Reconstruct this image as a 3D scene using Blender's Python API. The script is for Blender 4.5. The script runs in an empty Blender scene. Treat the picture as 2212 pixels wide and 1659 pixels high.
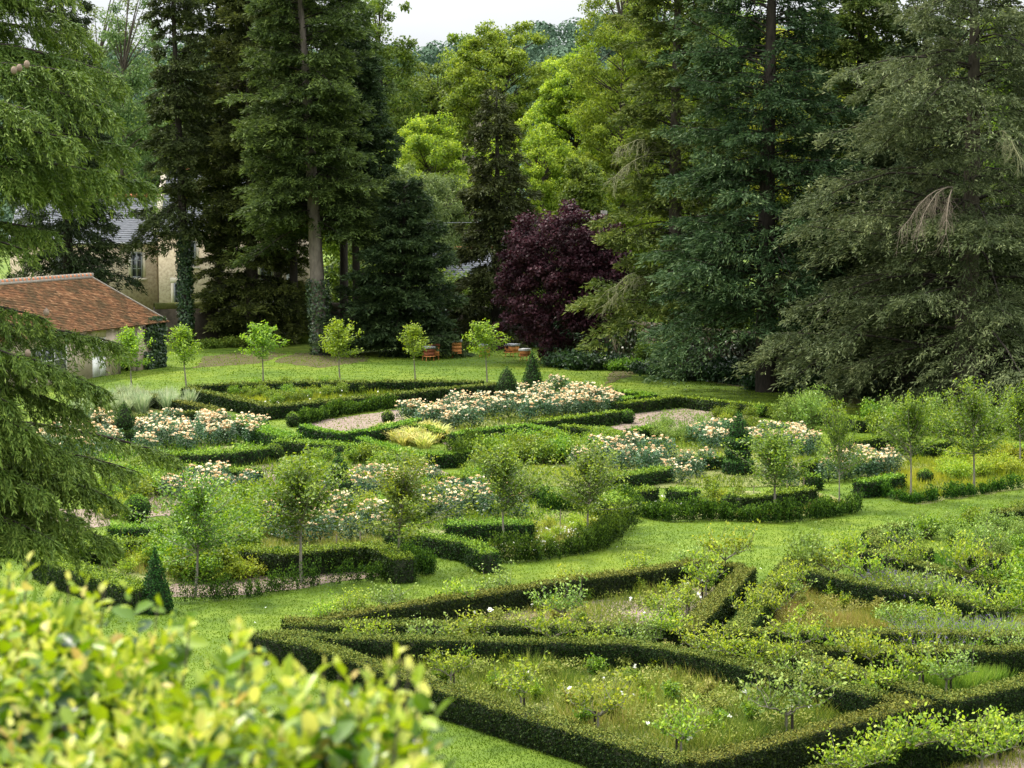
import bpy, math, random
import numpy as np
from mathutils import Vector, Matrix

# ---------------------------------------------------------------- camera, sky, sun, exposure
SC = bpy.context.scene
COL = SC.collection
CAM_H = 9.5
FPX = 70.0 / 36.0 * 2212.0           # focal length in pixels of a 2212 x 1659 picture
PITCH = math.atan((829.5 - 415.0) / FPX)
cam_data = bpy.data.cameras.new("camera")
cam_data.lens = 70.0
cam_data.sensor_width = 36.0
cam_data.clip_start = 0.05
cam_data.clip_end = 4000.0
cam_data.dof.use_dof = True
cam_data.dof.focus_distance = 55.0
cam_data.dof.aperture_fstop = 6.3
camera = bpy.data.objects.new("camera", cam_data)
camera.location = (0, 0, CAM_H)
camera.rotation_euler = (math.pi / 2 - PITCH, 0, 0)
COL.objects.link(camera)
SC.camera = camera

SUN_EL, SUN_AZ = math.radians(56), math.radians(-62)     # azimuth from +Y towards +X
world = bpy.data.worlds.new("World")
SC.world = world
world.use_nodes = True
wn, wl = world.node_tree.nodes, world.node_tree.links
wn.clear()
w_out = wn.new("ShaderNodeOutputWorld")
w_bg = wn.new("ShaderNodeBackground")
w_bg.inputs["Strength"].default_value = 0.14
w_sky = wn.new("ShaderNodeTexSky")
w_sky.sky_type = 'NISHITA'
w_sky.sun_disc = False
w_sky.sun_elevation = SUN_EL
w_sky.sun_rotation = SUN_AZ
w_tc = wn.new("ShaderNodeTexCoord")
w_map = wn.new("ShaderNodeMapping")
w_map.inputs["Scale"].default_value = (1.6, 1.6, 4.5)
w_noise = wn.new("ShaderNodeTexNoise")
w_noise.inputs["Scale"].default_value = 2.2
w_noise.inputs["Detail"].default_value = 6.0
w_ramp = wn.new("ShaderNodeValToRGB")
w_ramp.color_ramp.elements[0].position = 0.22
w_ramp.color_ramp.elements[0].color = (0.95, 0.95, 0.95, 1)
w_ramp.color_ramp.elements[1].position = 0.52
w_mix = wn.new("ShaderNodeMixRGB")
w_sep = wn.new("ShaderNodeSeparateXYZ")
w_zen = wn.new("ShaderNodeMapRange")
w_zen.inputs[1].default_value, w_zen.inputs[2].default_value = 0.0, 0.75
w_zen.inputs[3].default_value, w_zen.inputs[4].default_value = 2.15, 11.5
w_cloud = wn.new("ShaderNodeVectorMath")
w_cloud.operation = 'SCALE'
w_cloud.inputs[0].default_value = (0.965, 1.0, 1.03)      # lit cloud layer, brighter overhead
wl.new(w_tc.outputs["Generated"], w_sep.inputs[0])
wl.new(w_sep.outputs[2], w_zen.inputs[0])
w_var = wn.new("ShaderNodeMapRange")
w_var.inputs[1].default_value, w_var.inputs[2].default_value = 0.3, 0.7
w_var.inputs[3].default_value, w_var.inputs[4].default_value = 0.86, 1.12
w_mul = wn.new("ShaderNodeMath")
w_mul.operation = 'MULTIPLY'
wl.new(w_noise.outputs["Fac"], w_var.inputs[0])
wl.new(w_zen.outputs[0], w_mul.inputs[0])
wl.new(w_var.outputs[0], w_mul.inputs[1])
wl.new(w_mul.outputs[0], w_cloud.inputs["Scale"])
wl.new(w_cloud.outputs[0], w_mix.inputs[2])
wl.new(w_tc.outputs["Generated"], w_map.inputs["Vector"])
wl.new(w_map.outputs[0], w_noise.inputs["Vector"])
wl.new(w_noise.outputs["Fac"], w_ramp.inputs[0])
wl.new(w_ramp.outputs[0], w_mix.inputs[0])
wl.new(w_sky.outputs[0], w_mix.inputs[1])
wl.new(w_mix.outputs[0], w_bg.inputs["Color"])
wl.new(w_bg.outputs[0], w_out.inputs["Surface"])

sun_data = bpy.data.lights.new("sun", 'SUN')
sun_data.energy = 2.9
sun_data.angle = math.radians(5.0)
sun_data.color = (1.0, 0.93, 0.80)
sun = bpy.data.objects.new("sun", sun_data)
sd = Vector((math.sin(SUN_AZ) * math.cos(SUN_EL), math.cos(SUN_AZ) * math.cos(SUN_EL), math.sin(SUN_EL)))
sun.rotation_euler = (-sd).to_track_quat('-Z', 'Y').to_euler()
sun.location = (-30, 20, 60)
COL.objects.link(sun)

SC.view_settings.view_transform = 'Standard'
SC.view_settings.look = 'None'
SC.view_settings.exposure = 1.16
SC.view_settings.gamma = 1.0
SC.cycles.max_bounces = 5
SC.cycles.diffuse_bounces = 3
SC.cycles.glossy_bounces = 2
SC.cycles.transmission_bounces = 3
SC.cycles.transparent_max_bounces = 4
SC.cycles.caustics_reflective = False
SC.cycles.caustics_refractive = False

# ---------------------------------------------------------------- helpers
PI = math.pi
cp, sp = math.cos(PITCH), math.sin(PITCH)
def ray(x, y):
    a, b = x - 1106.0, 829.5 - y
    return np.array([a, FPX * cp + b * sp, -FPX * sp + b * cp])
def at(x, y, z=0.0):
    """point of the horizontal plane z seen at picture position x, y"""
    r = ray(x, y)
    t = (z - CAM_H) / r[2]
    return np.array([r[0] * t, r[1] * t, z])
def deep(x, y, d):
    """point at depth d (metres along +Y) seen at picture position x, y"""
    r = ray(x, y)
    t = d / r[1]
    return np.array([r[0] * t, d, CAM_H + r[2] * t])

def nrm(v):
    return v / np.maximum(np.linalg.norm(v, axis=-1, keepdims=True), 1e-9)
def rnd_dirs(rng, n):
    return nrm(rng.normal(size=(n, 3)))

class Geo:
    def __init__(s):
        s.v, s.f, s.t, s.m, s.n = [], [], [], [], 0
    def add(s, v, f, t=0.5, m=0):
        v = np.asarray(v, dtype=np.float32).reshape(-1, 3)
        f = np.asarray(f, dtype=np.int32)
        if len(f) == 0:
            return
        s.v.append(v)
        s.f.append(f + s.n)
        tt = np.empty(len(v), np.float32)
        tt[:] = t
        s.t.append(tt)
        s.m.append(np.full(len(f), m, np.int32))
        s.n += len(v)
    def leaf(s, P, D, L, W, N, t, m=0, mid=0.5):
        """diamond leaves: base P, unit direction D, length L, full width W, rough normal N"""
        n = len(P)
        D = nrm(D)
        S = nrm(np.cross(D, N))
        L = np.broadcast_to(np.asarray(L, float), (n,))[:, None]
        W = np.broadcast_to(np.asarray(W, float), (n,))[:, None]
        v = np.stack([P, P + D * L * mid + S * W * .5, P + D * L, P + D * L * mid - S * W * .5], 1)
        f = np.arange(4 * n).reshape(n, 4)
        tt = np.repeat(np.broadcast_to(np.asarray(t, float), (n,)), 4)
        s.add(v.reshape(-1, 3), f, tt, m)
    def tube(s, pts, rad, sides=5, t=0.5, m=0, cap=False):
        pts = np.asarray(pts, float)
        n = len(pts)
        rad = np.broadcast_to(np.asarray(rad, float), (n,))
        tan = nrm(np.gradient(pts, axis=0))
        ref = np.array([0.0, 0, 1]) if abs(tan[0][2]) < .8 else np.array([1.0, 0, 0])
        a = nrm(np.cross(tan, ref))
        b = np.cross(tan, a)
        th = np.arange(sides) * 2 * PI / sides
        v = pts[:, None] + rad[:, None, None] * (np.cos(th)[None, :, None] * a[:, None] + np.sin(th)[None, :, None] * b[:, None])
        i = np.arange(n - 1)[:, None] * sides
        j = np.arange(sides)[None]
        k = (j + 1) % sides
        f = np.stack([i + j, i + k, i + sides + k, i + sides + j], -1).reshape(-1, 4)
        s.add(v.reshape(-1, 3), f, t, m)
        if cap:
            s.add(v[-1], np.array([list(range(sides))]) if sides == 4 else np.array([[0, q, q + 1, q + 1] for q in range(1, sides - 1)]), t, m)
    def box(s, lo, hi, t=0.5, m=0):
        x0, y0, z0 = lo; x1, y1, z1 = hi
        v = [(x0, y0, z0), (x1, y0, z0), (x1, y1, z0), (x0, y1, z0), (x0, y0, z1), (x1, y0, z1), (x1, y1, z1), (x0, y1, z1)]
        f = [(0, 3, 2, 1), (4, 5, 6, 7), (0, 1, 5, 4), (1, 2, 6, 5), (2, 3, 7, 6), (3, 0, 4, 7)]
        s.add(v, f, t, m)
    def mesh(s, name, mats):
        v = np.concatenate(s.v); f = np.concatenate(s.f); t = np.concatenate(s.t); m = np.concatenate(s.m)
        me = bpy.data.meshes.new(name)
        deg = (f[:, 2] == f[:, 3]) if f.shape[1] == 4 else None
        me.vertices.add(len(v))
        me.vertices.foreach_set('co', v.ravel())
        keep = np.ones(f.shape, bool)
        if deg is not None:
            keep[deg, 3] = False
        cnt = keep.sum(1)
        loops = f[keep]
        start = np.concatenate([[0], np.cumsum(cnt)[:-1]]).astype(np.int32)
        me.loops.add(len(loops))
        me.loops.foreach_set('vertex_index', loops.astype(np.int32))
        me.polygons.add(len(f))
        me.polygons.foreach_set('loop_start', start)
        me.polygons.foreach_set('material_index', m)
        a = me.attributes.new('tint', 'FLOAT', 'POINT')
        a.data.foreach_set('value', t)
        for q in (mats if isinstance(mats, (list, tuple)) else [mats]):
            me.materials.append(q)
        me.update(calc_edges=True)
        return me
    def obj(s, name, mats, parent=None, loc=None):
        o = bpy.data.objects.new(name, s.mesh(name, mats))
        COL.objects.link(o)
        if parent is not None:
            o.parent = parent
        if loc is not None:
            o.location = loc
        return o

def tag(o, label=None, cat=None, group=None, kind=None):
    if label: o['label'] = label
    if cat: o['category'] = cat
    if group: o['group'] = group
    if kind: o['kind'] = kind
    return o
def thing(name, label, cat, loc=(0, 0, 0), rotz=0.0, group=None, scale=1.0):
    o = bpy.data.objects.new(name, None)
    COL.objects.link(o)
    o.empty_display_size = 0.2
    o.location = tuple(float(q) for q in loc)
    o.rotation_euler = (0, 0, rotz)
    o.scale = (scale,) * 3 if np.isscalar(scale) else scale
    return tag(o, label, cat, group)
def part(name, me, parent):
    o = bpy.data.objects.new(name, me)
    COL.objects.link(o)
    o.parent = parent
    return o
def place(kind, name, label, cat, loc, rotz=0.0, group=None, scale=1.0):
    """one more individual of a kind whose part meshes are ready"""
    r = thing(name, label, cat, loc, rotz, group, scale)
    for pn, me in kind:
        part(pn, me, r)
    return r
def single(me, name, label, cat, loc, rotz=0.0, group=None, scale=1.0):
    o = bpy.data.objects.new(name, me)
    COL.objects.link(o)
    o.location = tuple(float(q) for q in loc)
    o.rotation_euler = (0, 0, rotz)
    o.scale = (scale,) * 3 if np.isscalar(scale) else scale
    return tag(o, label, cat, group)

# ---------------------------------------------------------------- materials
def new_mat(name):
    m = bpy.data.materials.new(name)
    m.use_nodes = True
    m.node_tree.nodes.clear()
    return m, m.node_tree.nodes, m.node_tree.links
def ramp_node(n, cols, pos=None):
    r = n.new("ShaderNodeValToRGB")
    e = r.color_ramp.elements
    while len(e) < len(cols):
        e.new(0.5)
    for i, c in enumerate(cols):
        e[i].position = (pos[i] if pos else i / (len(cols) - 1))
        e[i].color = (*c, 1)
    return r
def foliage(name, cols, trans=.3, rough=.55, spec=.15, var=.35, huevar=.02):
    m, n, l = new_mat(name)
    out = n.new("ShaderNodeOutputMaterial")
    at_ = n.new("ShaderNodeAttribute"); at_.attribute_name = 'tint'
    r = ramp_node(n, cols)
    l.new(at_.outputs['Fac'], r.inputs[0])
    oi = n.new("ShaderNodeObjectInfo")
    hs = n.new("ShaderNodeHueSaturation")
    mv = n.new("ShaderNodeMapRange"); mv.inputs[3].default_value = 1 - var / 2; mv.inputs[4].default_value = 1 + var / 2
    mh = n.new("ShaderNodeMapRange"); mh.inputs[3].default_value = .5 - huevar; mh.inputs[4].default_value = .5 + huevar
    l.new(oi.outputs['Random'], mv.inputs[0]); l.new(oi.outputs['Random'], mh.inputs[0])
    l.new(mv.outputs[0], hs.inputs['Value']); l.new(mh.outputs[0], hs.inputs['Hue'])
    l.new(r.outputs[0], hs.inputs['Color'])
    b = n.new("ShaderNodeBsdfPrincipled")
    b.inputs['Roughness'].default_value = rough
    b.inputs['Specular IOR Level'].default_value = spec
    t = n.new("ShaderNodeBsdfTranslucent")
    hs2 = n.new("ShaderNodeHueSaturation"); hs2.inputs['Hue'].default_value = .493; hs2.inputs['Saturation'].default_value = 1.1; hs2.inputs['Value'].default_value = 1.35
    l.new(hs.outputs[0], hs2.inputs['Color'])
    l.new(hs.outputs[0], b.inputs['Base Color']); l.new(hs2.outputs[0], t.inputs['Color'])
    mx = n.new("ShaderNodeMixShader"); mx.inputs[0].default_value = trans
    l.new(b.outputs[0], mx.inputs[1]); l.new(t.outputs[0], mx.inputs[2]); l.new(mx.outputs[0], out.inputs[0])
    return m
def rough_mat(name, cols, scale=6.0, detail=6.0, rough=.9, bump=.3, stretch=(1, 1, 1), dist=.02, spec=.2, pos=None):
    m, n, l = new_mat(name)
    out = n.new("ShaderNodeOutputMaterial")
    tc = n.new("ShaderNodeTexCoord"); mp = n.new("ShaderNodeMapping"); mp.inputs['Scale'].default_value = stretch
    no = n.new("ShaderNodeTexNoise"); no.inputs['Scale'].default_value = scale; no.inputs['Detail'].default_value = detail; no.inputs['Roughness'].default_value = .65
    l.new(tc.outputs['Object'], mp.inputs[0]); l.new(mp.outputs[0], no.inputs['Vector'])
    r = ramp_node(n, cols, pos or [.3 + .4 * i / (len(cols) - 1) for i in range(len(cols))])
    l.new(no.outputs['Fac'], r.inputs[0])
    b = n.new("ShaderNodeBsdfPrincipled"); b.inputs['Roughness'].default_value = rough; b.inputs['Specular IOR Level'].default_value = spec
    l.new(r.outputs[0], b.inputs['Base Color'])
    if bump:
        bp = n.new("ShaderNodeBump"); bp.inputs['Strength'].default_value = bump; bp.inputs['Distance'].default_value = dist
        l.new(no.outputs['Fac'], bp.inputs['Height']); l.new(bp.outputs[0], b.inputs['Normal'])
    l.new(b.outputs[0], out.inputs[0])
    return m

M = {}
M['bark'] = rough_mat('bark', [(.035, .028, .02), (.10, .085, .065)], 7, stretch=(1, 1, .25), bump=.8, dist=.05)
M['grey_bark'] = rough_mat('grey_bark', [(.09, .075, .06), (.21, .18, .145)], 5, stretch=(1, 1, .3), bump=.6, dist=.04)
M['dark_bark'] = rough_mat('dark_bark', [(.014, .012, .009), (.045, .037, .028)], 7, stretch=(1, 1, .25), bump=.6, dist=.04)
M['pale_bark'] = rough_mat('pale_bark', [(.22, .19, .15), (.42, .37, .30)], 6, stretch=(1, 1, .3))
M['young_bark'] = rough_mat('young_bark', [(.12, .11, .085), (.24, .22, .17)], 14, stretch=(1, 1, .3), bump=.3, dist=.004)
M['stem'] = rough_mat('stem', [(.05, .05, .02), (.12, .10, .05)], 14, bump=0)
M['soil'] = rough_mat('soil', [(.11, .078, .062), (.19, .142, .115), (.26, .205, .17)], 3.5, 9, bump=.8, dist=.05)
M['needle_litter'] = rough_mat('needle_litter', [(.035, .038, .014), (.075, .060, .025), (.065, .10, .018)], 2.0, 9, bump=.5, dist=.03)
M['dry_bed'] = rough_mat('dry_bed', [(.075, .10, .022), (.135, .15, .042), (.22, .195, .10)], 2.4, 9, bump=.8, dist=.06)
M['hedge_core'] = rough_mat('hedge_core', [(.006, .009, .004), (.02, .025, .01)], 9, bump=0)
# clipped hedges: old leaves with side shade put in, mid leaves, new growth
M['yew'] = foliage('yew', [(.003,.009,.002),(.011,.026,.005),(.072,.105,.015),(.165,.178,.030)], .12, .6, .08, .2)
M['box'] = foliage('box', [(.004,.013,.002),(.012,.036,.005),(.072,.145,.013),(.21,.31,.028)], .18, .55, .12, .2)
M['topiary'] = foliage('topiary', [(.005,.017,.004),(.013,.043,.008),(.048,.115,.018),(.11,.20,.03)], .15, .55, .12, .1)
M['rose_leaf'] = foliage('rose_leaf', [(.005,.018,.008),(.018,.054,.020),(.07,.145,.055),(.24,.32,.14)], .2, .4, .35, .3)
M['rose_petal'] = foliage('rose_petal', [(.45,.30,.14),(.80,.63,.40),(.88,.76,.54),(.90,.84,.68)], .3, .6, .1, .12, .004)
M['white_petal'] = foliage('white_petal', [(.75, .75, .7), (.85, .85, .8)], .3, .6, .2, .1)
M['lavender_petal'] = foliage('lavender_petal', [(.09,.06,.17),(.20,.14,.32)], .3, .6, .1, .1)
M['young_leaf'] = foliage('young_leaf', [(.020,.052,.007),(.075,.135,.014),(.21,.29,.032),(.46,.52,.085)], .36, .45, .28, .2)
M['row_leaf'] = foliage('row_leaf', [(.06,.12,.014),(.15,.24,.025),(.28,.38,.045),(.46,.52,.08)], .4, .5, .25, .2)
M['apple_leaf'] = foliage('apple_leaf', [(.025,.065,.008),(.12,.20,.02),(.31,.39,.042),(.57,.60,.10)], .38, .5, .22, .3)
M['pale_leaf'] = foliage('pale_leaf', [(.035,.08,.014),(.11,.185,.03),(.23,.33,.06),(.44,.52,.16)], .3, .45, .22, .25, .008)
M['shrub_leaf'] = foliage('shrub_leaf', [(.010,.034,.005),(.070,.138,.013),(.21,.30,.030),(.42,.49,.075)], .36, .48, .25, .35, .02)  # darkest stop stands in for shadow deep among the shrubs
M['yellow_leaf'] = foliage('yellow_leaf', [(.07,.13,.014),(.18,.25,.025),(.31,.37,.045),(.48,.46,.07)], .4, .5, .2, .3)
M['lily_leaf'] = foliage('lily_leaf', [(.12, .19, .03), (.28, .33, .07), (.46, .46, .13), (.60, .52, .18)], .4, .5, .3, .3)
M['grass'] = foliage('grass', [(.055,.098,.010),(.105,.165,.014),(.165,.225,.022),(.28,.30,.065)], .35, .6, .1, .1)
M['wild_grass'] = foliage('wild_grass', [(.045,.080,.012),(.135,.170,.025),(.26,.255,.055),(.33,.235,.115)], .35, .6, .1, .1)
M['meadow_herb'] = foliage('meadow_herb', [(.06,.085,.015),(.15,.18,.03),(.29,.30,.07),(.46,.40,.17)], .35, .55, .12, .1)
M['lush_grass'] = foliage('lush_grass', [(.04,.085,.015),(.10,.18,.025),(.18,.27,.04),(.28,.34,.07)], .4, .5, .15, .1)
M['sage_leaf'] = foliage('sage_leaf', [(.08, .13, .05), (.18, .25, .11), (.30, .36, .19), (.44, .47, .29)], .3, .6, .2, .2)
# trees
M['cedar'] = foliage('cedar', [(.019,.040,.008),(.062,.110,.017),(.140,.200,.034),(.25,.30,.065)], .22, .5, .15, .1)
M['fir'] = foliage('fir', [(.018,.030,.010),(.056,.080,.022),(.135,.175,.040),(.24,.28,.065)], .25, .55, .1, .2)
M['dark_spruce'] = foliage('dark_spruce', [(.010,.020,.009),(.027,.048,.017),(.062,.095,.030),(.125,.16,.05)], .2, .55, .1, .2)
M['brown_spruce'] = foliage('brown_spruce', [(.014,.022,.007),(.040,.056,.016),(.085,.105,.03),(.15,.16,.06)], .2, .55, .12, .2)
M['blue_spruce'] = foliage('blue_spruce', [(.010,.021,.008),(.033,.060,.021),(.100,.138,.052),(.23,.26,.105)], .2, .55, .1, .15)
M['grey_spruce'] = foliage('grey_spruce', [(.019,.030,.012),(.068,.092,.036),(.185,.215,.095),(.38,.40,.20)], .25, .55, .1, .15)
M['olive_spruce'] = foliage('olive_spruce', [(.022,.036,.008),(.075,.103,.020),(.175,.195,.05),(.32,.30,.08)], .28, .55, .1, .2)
M['plum'] = foliage('plum', [(.012,.004,.006),(.030,.010,.014),(.062,.022,.029),(.12,.055,.062)], .2, .5, .15, .1, .005)
M['oak'] = foliage('oak', [(.024,.05,.008),(.072,.115,.018),(.15,.20,.032),(.26,.31,.055)], .35, .55, .15, .2)
M['lime'] = foliage('lime', [(.065,.11,.014),(.175,.24,.028),(.34,.395,.055),(.53,.56,.11)], .45, .55, .15, .15)
M['willow'] = foliage('willow', [(.03,.06,.018),(.08,.125,.036),(.15,.205,.065),(.25,.30,.11)], .35, .55, .15, .15)
M['ash'] = foliage('ash', [(.035,.075,.012),(.10,.175,.022),(.20,.29,.042),(.34,.41,.08)], .4, .55, .15, .05)
M['poplar'] = foliage('poplar', [(.045,.085,.012),(.12,.19,.022),(.225,.305,.042),(.38,.44,.08)], .42, .55, .15, .15)
M['ivy'] = foliage('ivy', [(.008, .022, .008), (.018, .045, .014), (.04, .08, .022), (.08, .13, .04)], .15, .4, .4, .2)
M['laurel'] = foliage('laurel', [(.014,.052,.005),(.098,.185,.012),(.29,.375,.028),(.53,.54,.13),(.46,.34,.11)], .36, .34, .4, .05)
M['hill_trees'] = foliage('hill_trees', [(.03, .06, .035), (.06, .10, .06), (.09, .14, .08)], .1, .8, .1, .1)  # distance haze put into the bluish leaf colour

# ---------------------------------------------------------------- plant generators
def spread(rng, lo, hi, n):
    return rng.uniform(lo, hi, n)

def conifer_meshes(seed, H, R, z0=1.0, nbr=170, per=200, e0=.1, droop=.35, sl=.30, sw=.085, hang=.25, up=.5,
                   column=.25, power=.8, tr=.35, lean=(0, 0), bare=(), mats=('fir', 'bark'), pad=.46, wob=.25, ivy=0.0, gap=.12, skirt=1.0):
    """trunk mesh and crown mesh of a tall conifer with tiers of separate boughs"""
    rng = np.random.default_rng(seed)
    crown, trunk = Geo(), Geo()
    k = np.linspace(0, 1, 12)
    tx = lean[0] * k + wob * .3 * np.sin(k * 5 + seed); ty = lean[1] * k
    tp = np.stack([tx, ty, k * H], 1)
    trunk.tube(tp, tr * (1 - k) ** .8 + .03, 8)
    zs = z0 + (H * .985 - z0) * np.sort(rng.uniform(0, 1, nbr)) ** 1.05
    for i, z in enumerate(zs):
        t = (z - z0) / (H - z0)
        az = i * 2.39996 + rng.normal(0, .35)
        L = R * (column * (1 - t) ** .35 + (1 - column) * (1 - t) ** power) * rng.uniform(.62, 1.12) + .35
        L *= 1 + .30 * math.sin(az * 2 + z * .55 + seed) * math.sin(z * .9 + az + 2 * seed)
        if t < .12:
            L *= skirt
        if rng.random() < gap:
            L *= .35
        skip = False
        for (b0, b1, a0, a1) in bare:         # heights and bearings where the trunk stands clear
            aa = (az - a0) % (2 * PI)
            if b0 < z < b1 and aa < (a1 - a0):
                skip = True
        if skip:
            continue
        base = np.array([np.interp(z, tp[:, 2], tx), np.interp(z, tp[:, 2], ty), z])
        rad = np.array([math.cos(az), math.sin(az), 0]); side = np.array([-rad[1], rad[0], 0])
        e = e0 + .5 * t + rng.normal(0, .17); dr = droop * rng.uniform(.55, 1.5)
        s = np.linspace(0, 1, 5)
        bp = base + rad * (L * s)[:, None] + np.array([0, 0, 1.0]) * (L * (e * s - dr * s ** 2 + .10 * s ** 4))[:, None]
        trunk.tube(bp, .015 + .028 * L / 3 * (1 - s), 3, m=2)
        n = int(per * 2.1 * (L / R) ** 1.2) + 30
        nt = int(5 + 4.5 * L)
        ts = rng.uniform(.10, 1.0, nt) ** .7; sgn = np.where(np.arange(nt) % 2, 1.0, -1.0); be = rng.uniform(.15, 1.1, nt)
        ts[0], be[0] = .82, 1.5
        tl = (pad * (1 - ts) ** .6 + .10) * L * rng.uniform(.6, 1.25, nt) * 1.15; td = rng.uniform(.4, 1.6, nt) * hang
        k_ = rng.integers(0, nt, n); q = rng.uniform(0, 1, n) ** .8; s = ts[k_]
        tdir = side * (sgn * np.cos(be))[:, None] + rad * np.sin(be)[:, None]
        p = base + rad * (L * s)[:, None] + tdir[k_] * (q * tl[k_])[:, None]
        p[:, 2] += L * (e * s - dr * s ** 2 + .10 * s ** 4) - td[k_] * tl[k_] * q ** 1.5 - rng.uniform(0, 1, n) ** 2 * hang * .35
        p += rng.normal(0, .065, (n, 3))
        D = tdir[k_] * rng.uniform(.3, 1, n)[:, None] + rad * .25 + np.array([0, 0, 1.0]) * (-hang * rng.uniform(.2, 1.8, n) + .12)[:, None] + rng.normal(0, .38, (n, 3))
        N = np.array([0, 0, up]) + rng.normal(0, .5, (n, 3)) + rad * .15
        bt = rng.uniform(-.08, .12)
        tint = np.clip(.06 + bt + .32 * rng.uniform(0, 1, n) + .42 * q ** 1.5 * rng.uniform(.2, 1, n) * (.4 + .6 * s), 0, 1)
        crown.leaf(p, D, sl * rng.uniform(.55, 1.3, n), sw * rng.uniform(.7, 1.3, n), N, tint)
    if ivy > 0:
        n = int(ivy * 500)
        z = rng.uniform(0, ivy, n); a = rng.uniform(0, 2 * PI, n); r = tr * 1.1 + rng.uniform(.02, .22, n)
        p = np.stack([np.interp(z, tp[:, 2], tx) + r * np.cos(a), np.interp(z, tp[:, 2], ty) + r * np.sin(a), z], 1)
        N = np.stack([np.cos(a), np.sin(a), .3 * np.ones(n)], 1) + rng.normal(0, .4, (n, 3))
        trunk.leaf(p, np.cross(N, rnd_dirs(rng, n)), .16, .13, N, rng.uniform(0, 1, n), 1)
    return [('trunk', trunk.mesh('trunk', [M[mats[1]], M['ivy'], M['dark_bark']])), ('crown', crown.mesh('crown', M[mats[0]]))]

def lobes(rng, k=7, amp=1.0):
    d = rnd_dirs(rng, k); a = rng.uniform(.15, .42, k) * amp
    return lambda q: 1 + (a[None] * np.clip((q @ d.T - .55) / .45, 0, 1)).sum(1) - .12

def broadleaf_meshes(seed, H, R, zc, Rz, ncl=110, per=230, ls=.26, lw=.6, rc=.75, hang=0.0, tr=.3, mats=('oak', 'bark'), hollow=.45, lean=(0, 0),
                     limbs=1.0, flat=.65, tlo=0.0, upright=False, lob=1.0):
    """trunk + limbs mesh and crown mesh of a broadleaved tree; crown = leaf clumps on the limbs"""
    rng = np.random.default_rng(seed)
    crown, trunk = Geo(), Geo()
    d = rnd_dirs(rng, ncl)
    f = lobes(rng, 9 if lob > 1 else 7, lob)(d)
    r = (hollow + (1 - hollow) * rng.uniform(0, 1, ncl) ** .55) * f
    c = d * r[:, None] * np.array([R, R, Rz]) + np.array([lean[0], lean[1], zc])
    if upright:
        c[:, :2] *= np.clip(1.15 - .6 * (c[:, 2:] - zc + Rz) / (2 * Rz), .3, 1.2)
    k = np.linspace(0, 1, 9)
    top = zc + Rz * .55
    tp = np.stack([lean[0] * k + .25 * np.sin(k * 6 + seed) * tr * 2, lean[1] * k, k * top], 1)
    trunk.tube(tp, tr * (1 - k) ** .7 + .04, 8)
    for q in c[: int(ncl * limbs)]:
        z0 = max(min(q[2] - rng.uniform(.25, .9) * np.hypot(q[0], q[1]), top * .97), zc - Rz * .95 if zc - Rz > 1 else 1.0)
        z0 = min(max(z0, 1.2), top * .97)
        b = np.array([np.interp(z0, tp[:, 2], tp[:, 0]), np.interp(z0, tp[:, 2], tp[:, 1]), z0])
        s = np.linspace(0, 1, 6)[:, None]
        mid = (b + q) / 2 + np.array([0, 0, .12 * np.linalg.norm(q - b)]) + rng.normal(0, .12 * tr * 3, 3)
        pts = (1 - s) ** 2 * b + 2 * s * (1 - s) * mid + s ** 2 * q
        l = np.linalg.norm(q - b)
        trunk.tube(pts, (.012 + .022 * l * tr / .3 * .5) * (1 - s[:, 0]) + .012, 4)
    n = ncl * per
    ci = np.repeat(np.arange(ncl), per)
    cr = rc * rng.uniform(.6, 1.35, ncl)[ci]
    off = rnd_dirs(rng, n) * (rng.uniform(0, 1, n) ** .45 * cr)[:, None] * np.array([1, 1, flat])
    p = c[ci] + off
    if hang:
        p[:, 2] -= np.abs(off[:, 0] + off[:, 1]) * hang
    out = nrm(p - np.array([lean[0], lean[1], zc]))
    D = rnd_dirs(rng, n) + out * .35 - np.array([0, 0, .35 + hang * 1.5])
    N = nrm(off) * .5 + np.array([0, 0, .55]) + rng.normal(0, .5, (n, 3))
    ct = rng.uniform(-.12, .14, ncl)[ci]
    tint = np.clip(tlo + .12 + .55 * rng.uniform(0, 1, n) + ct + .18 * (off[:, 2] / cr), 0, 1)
    L = ls * rng.uniform(.6, 1.3, n)
    crown.leaf(p, D, L, L * lw, N, tint)
    return [('trunk', trunk.mesh('trunk', M[mats[1]])), ('crown', crown.mesh('crown', M[mats[0]]))]

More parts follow.
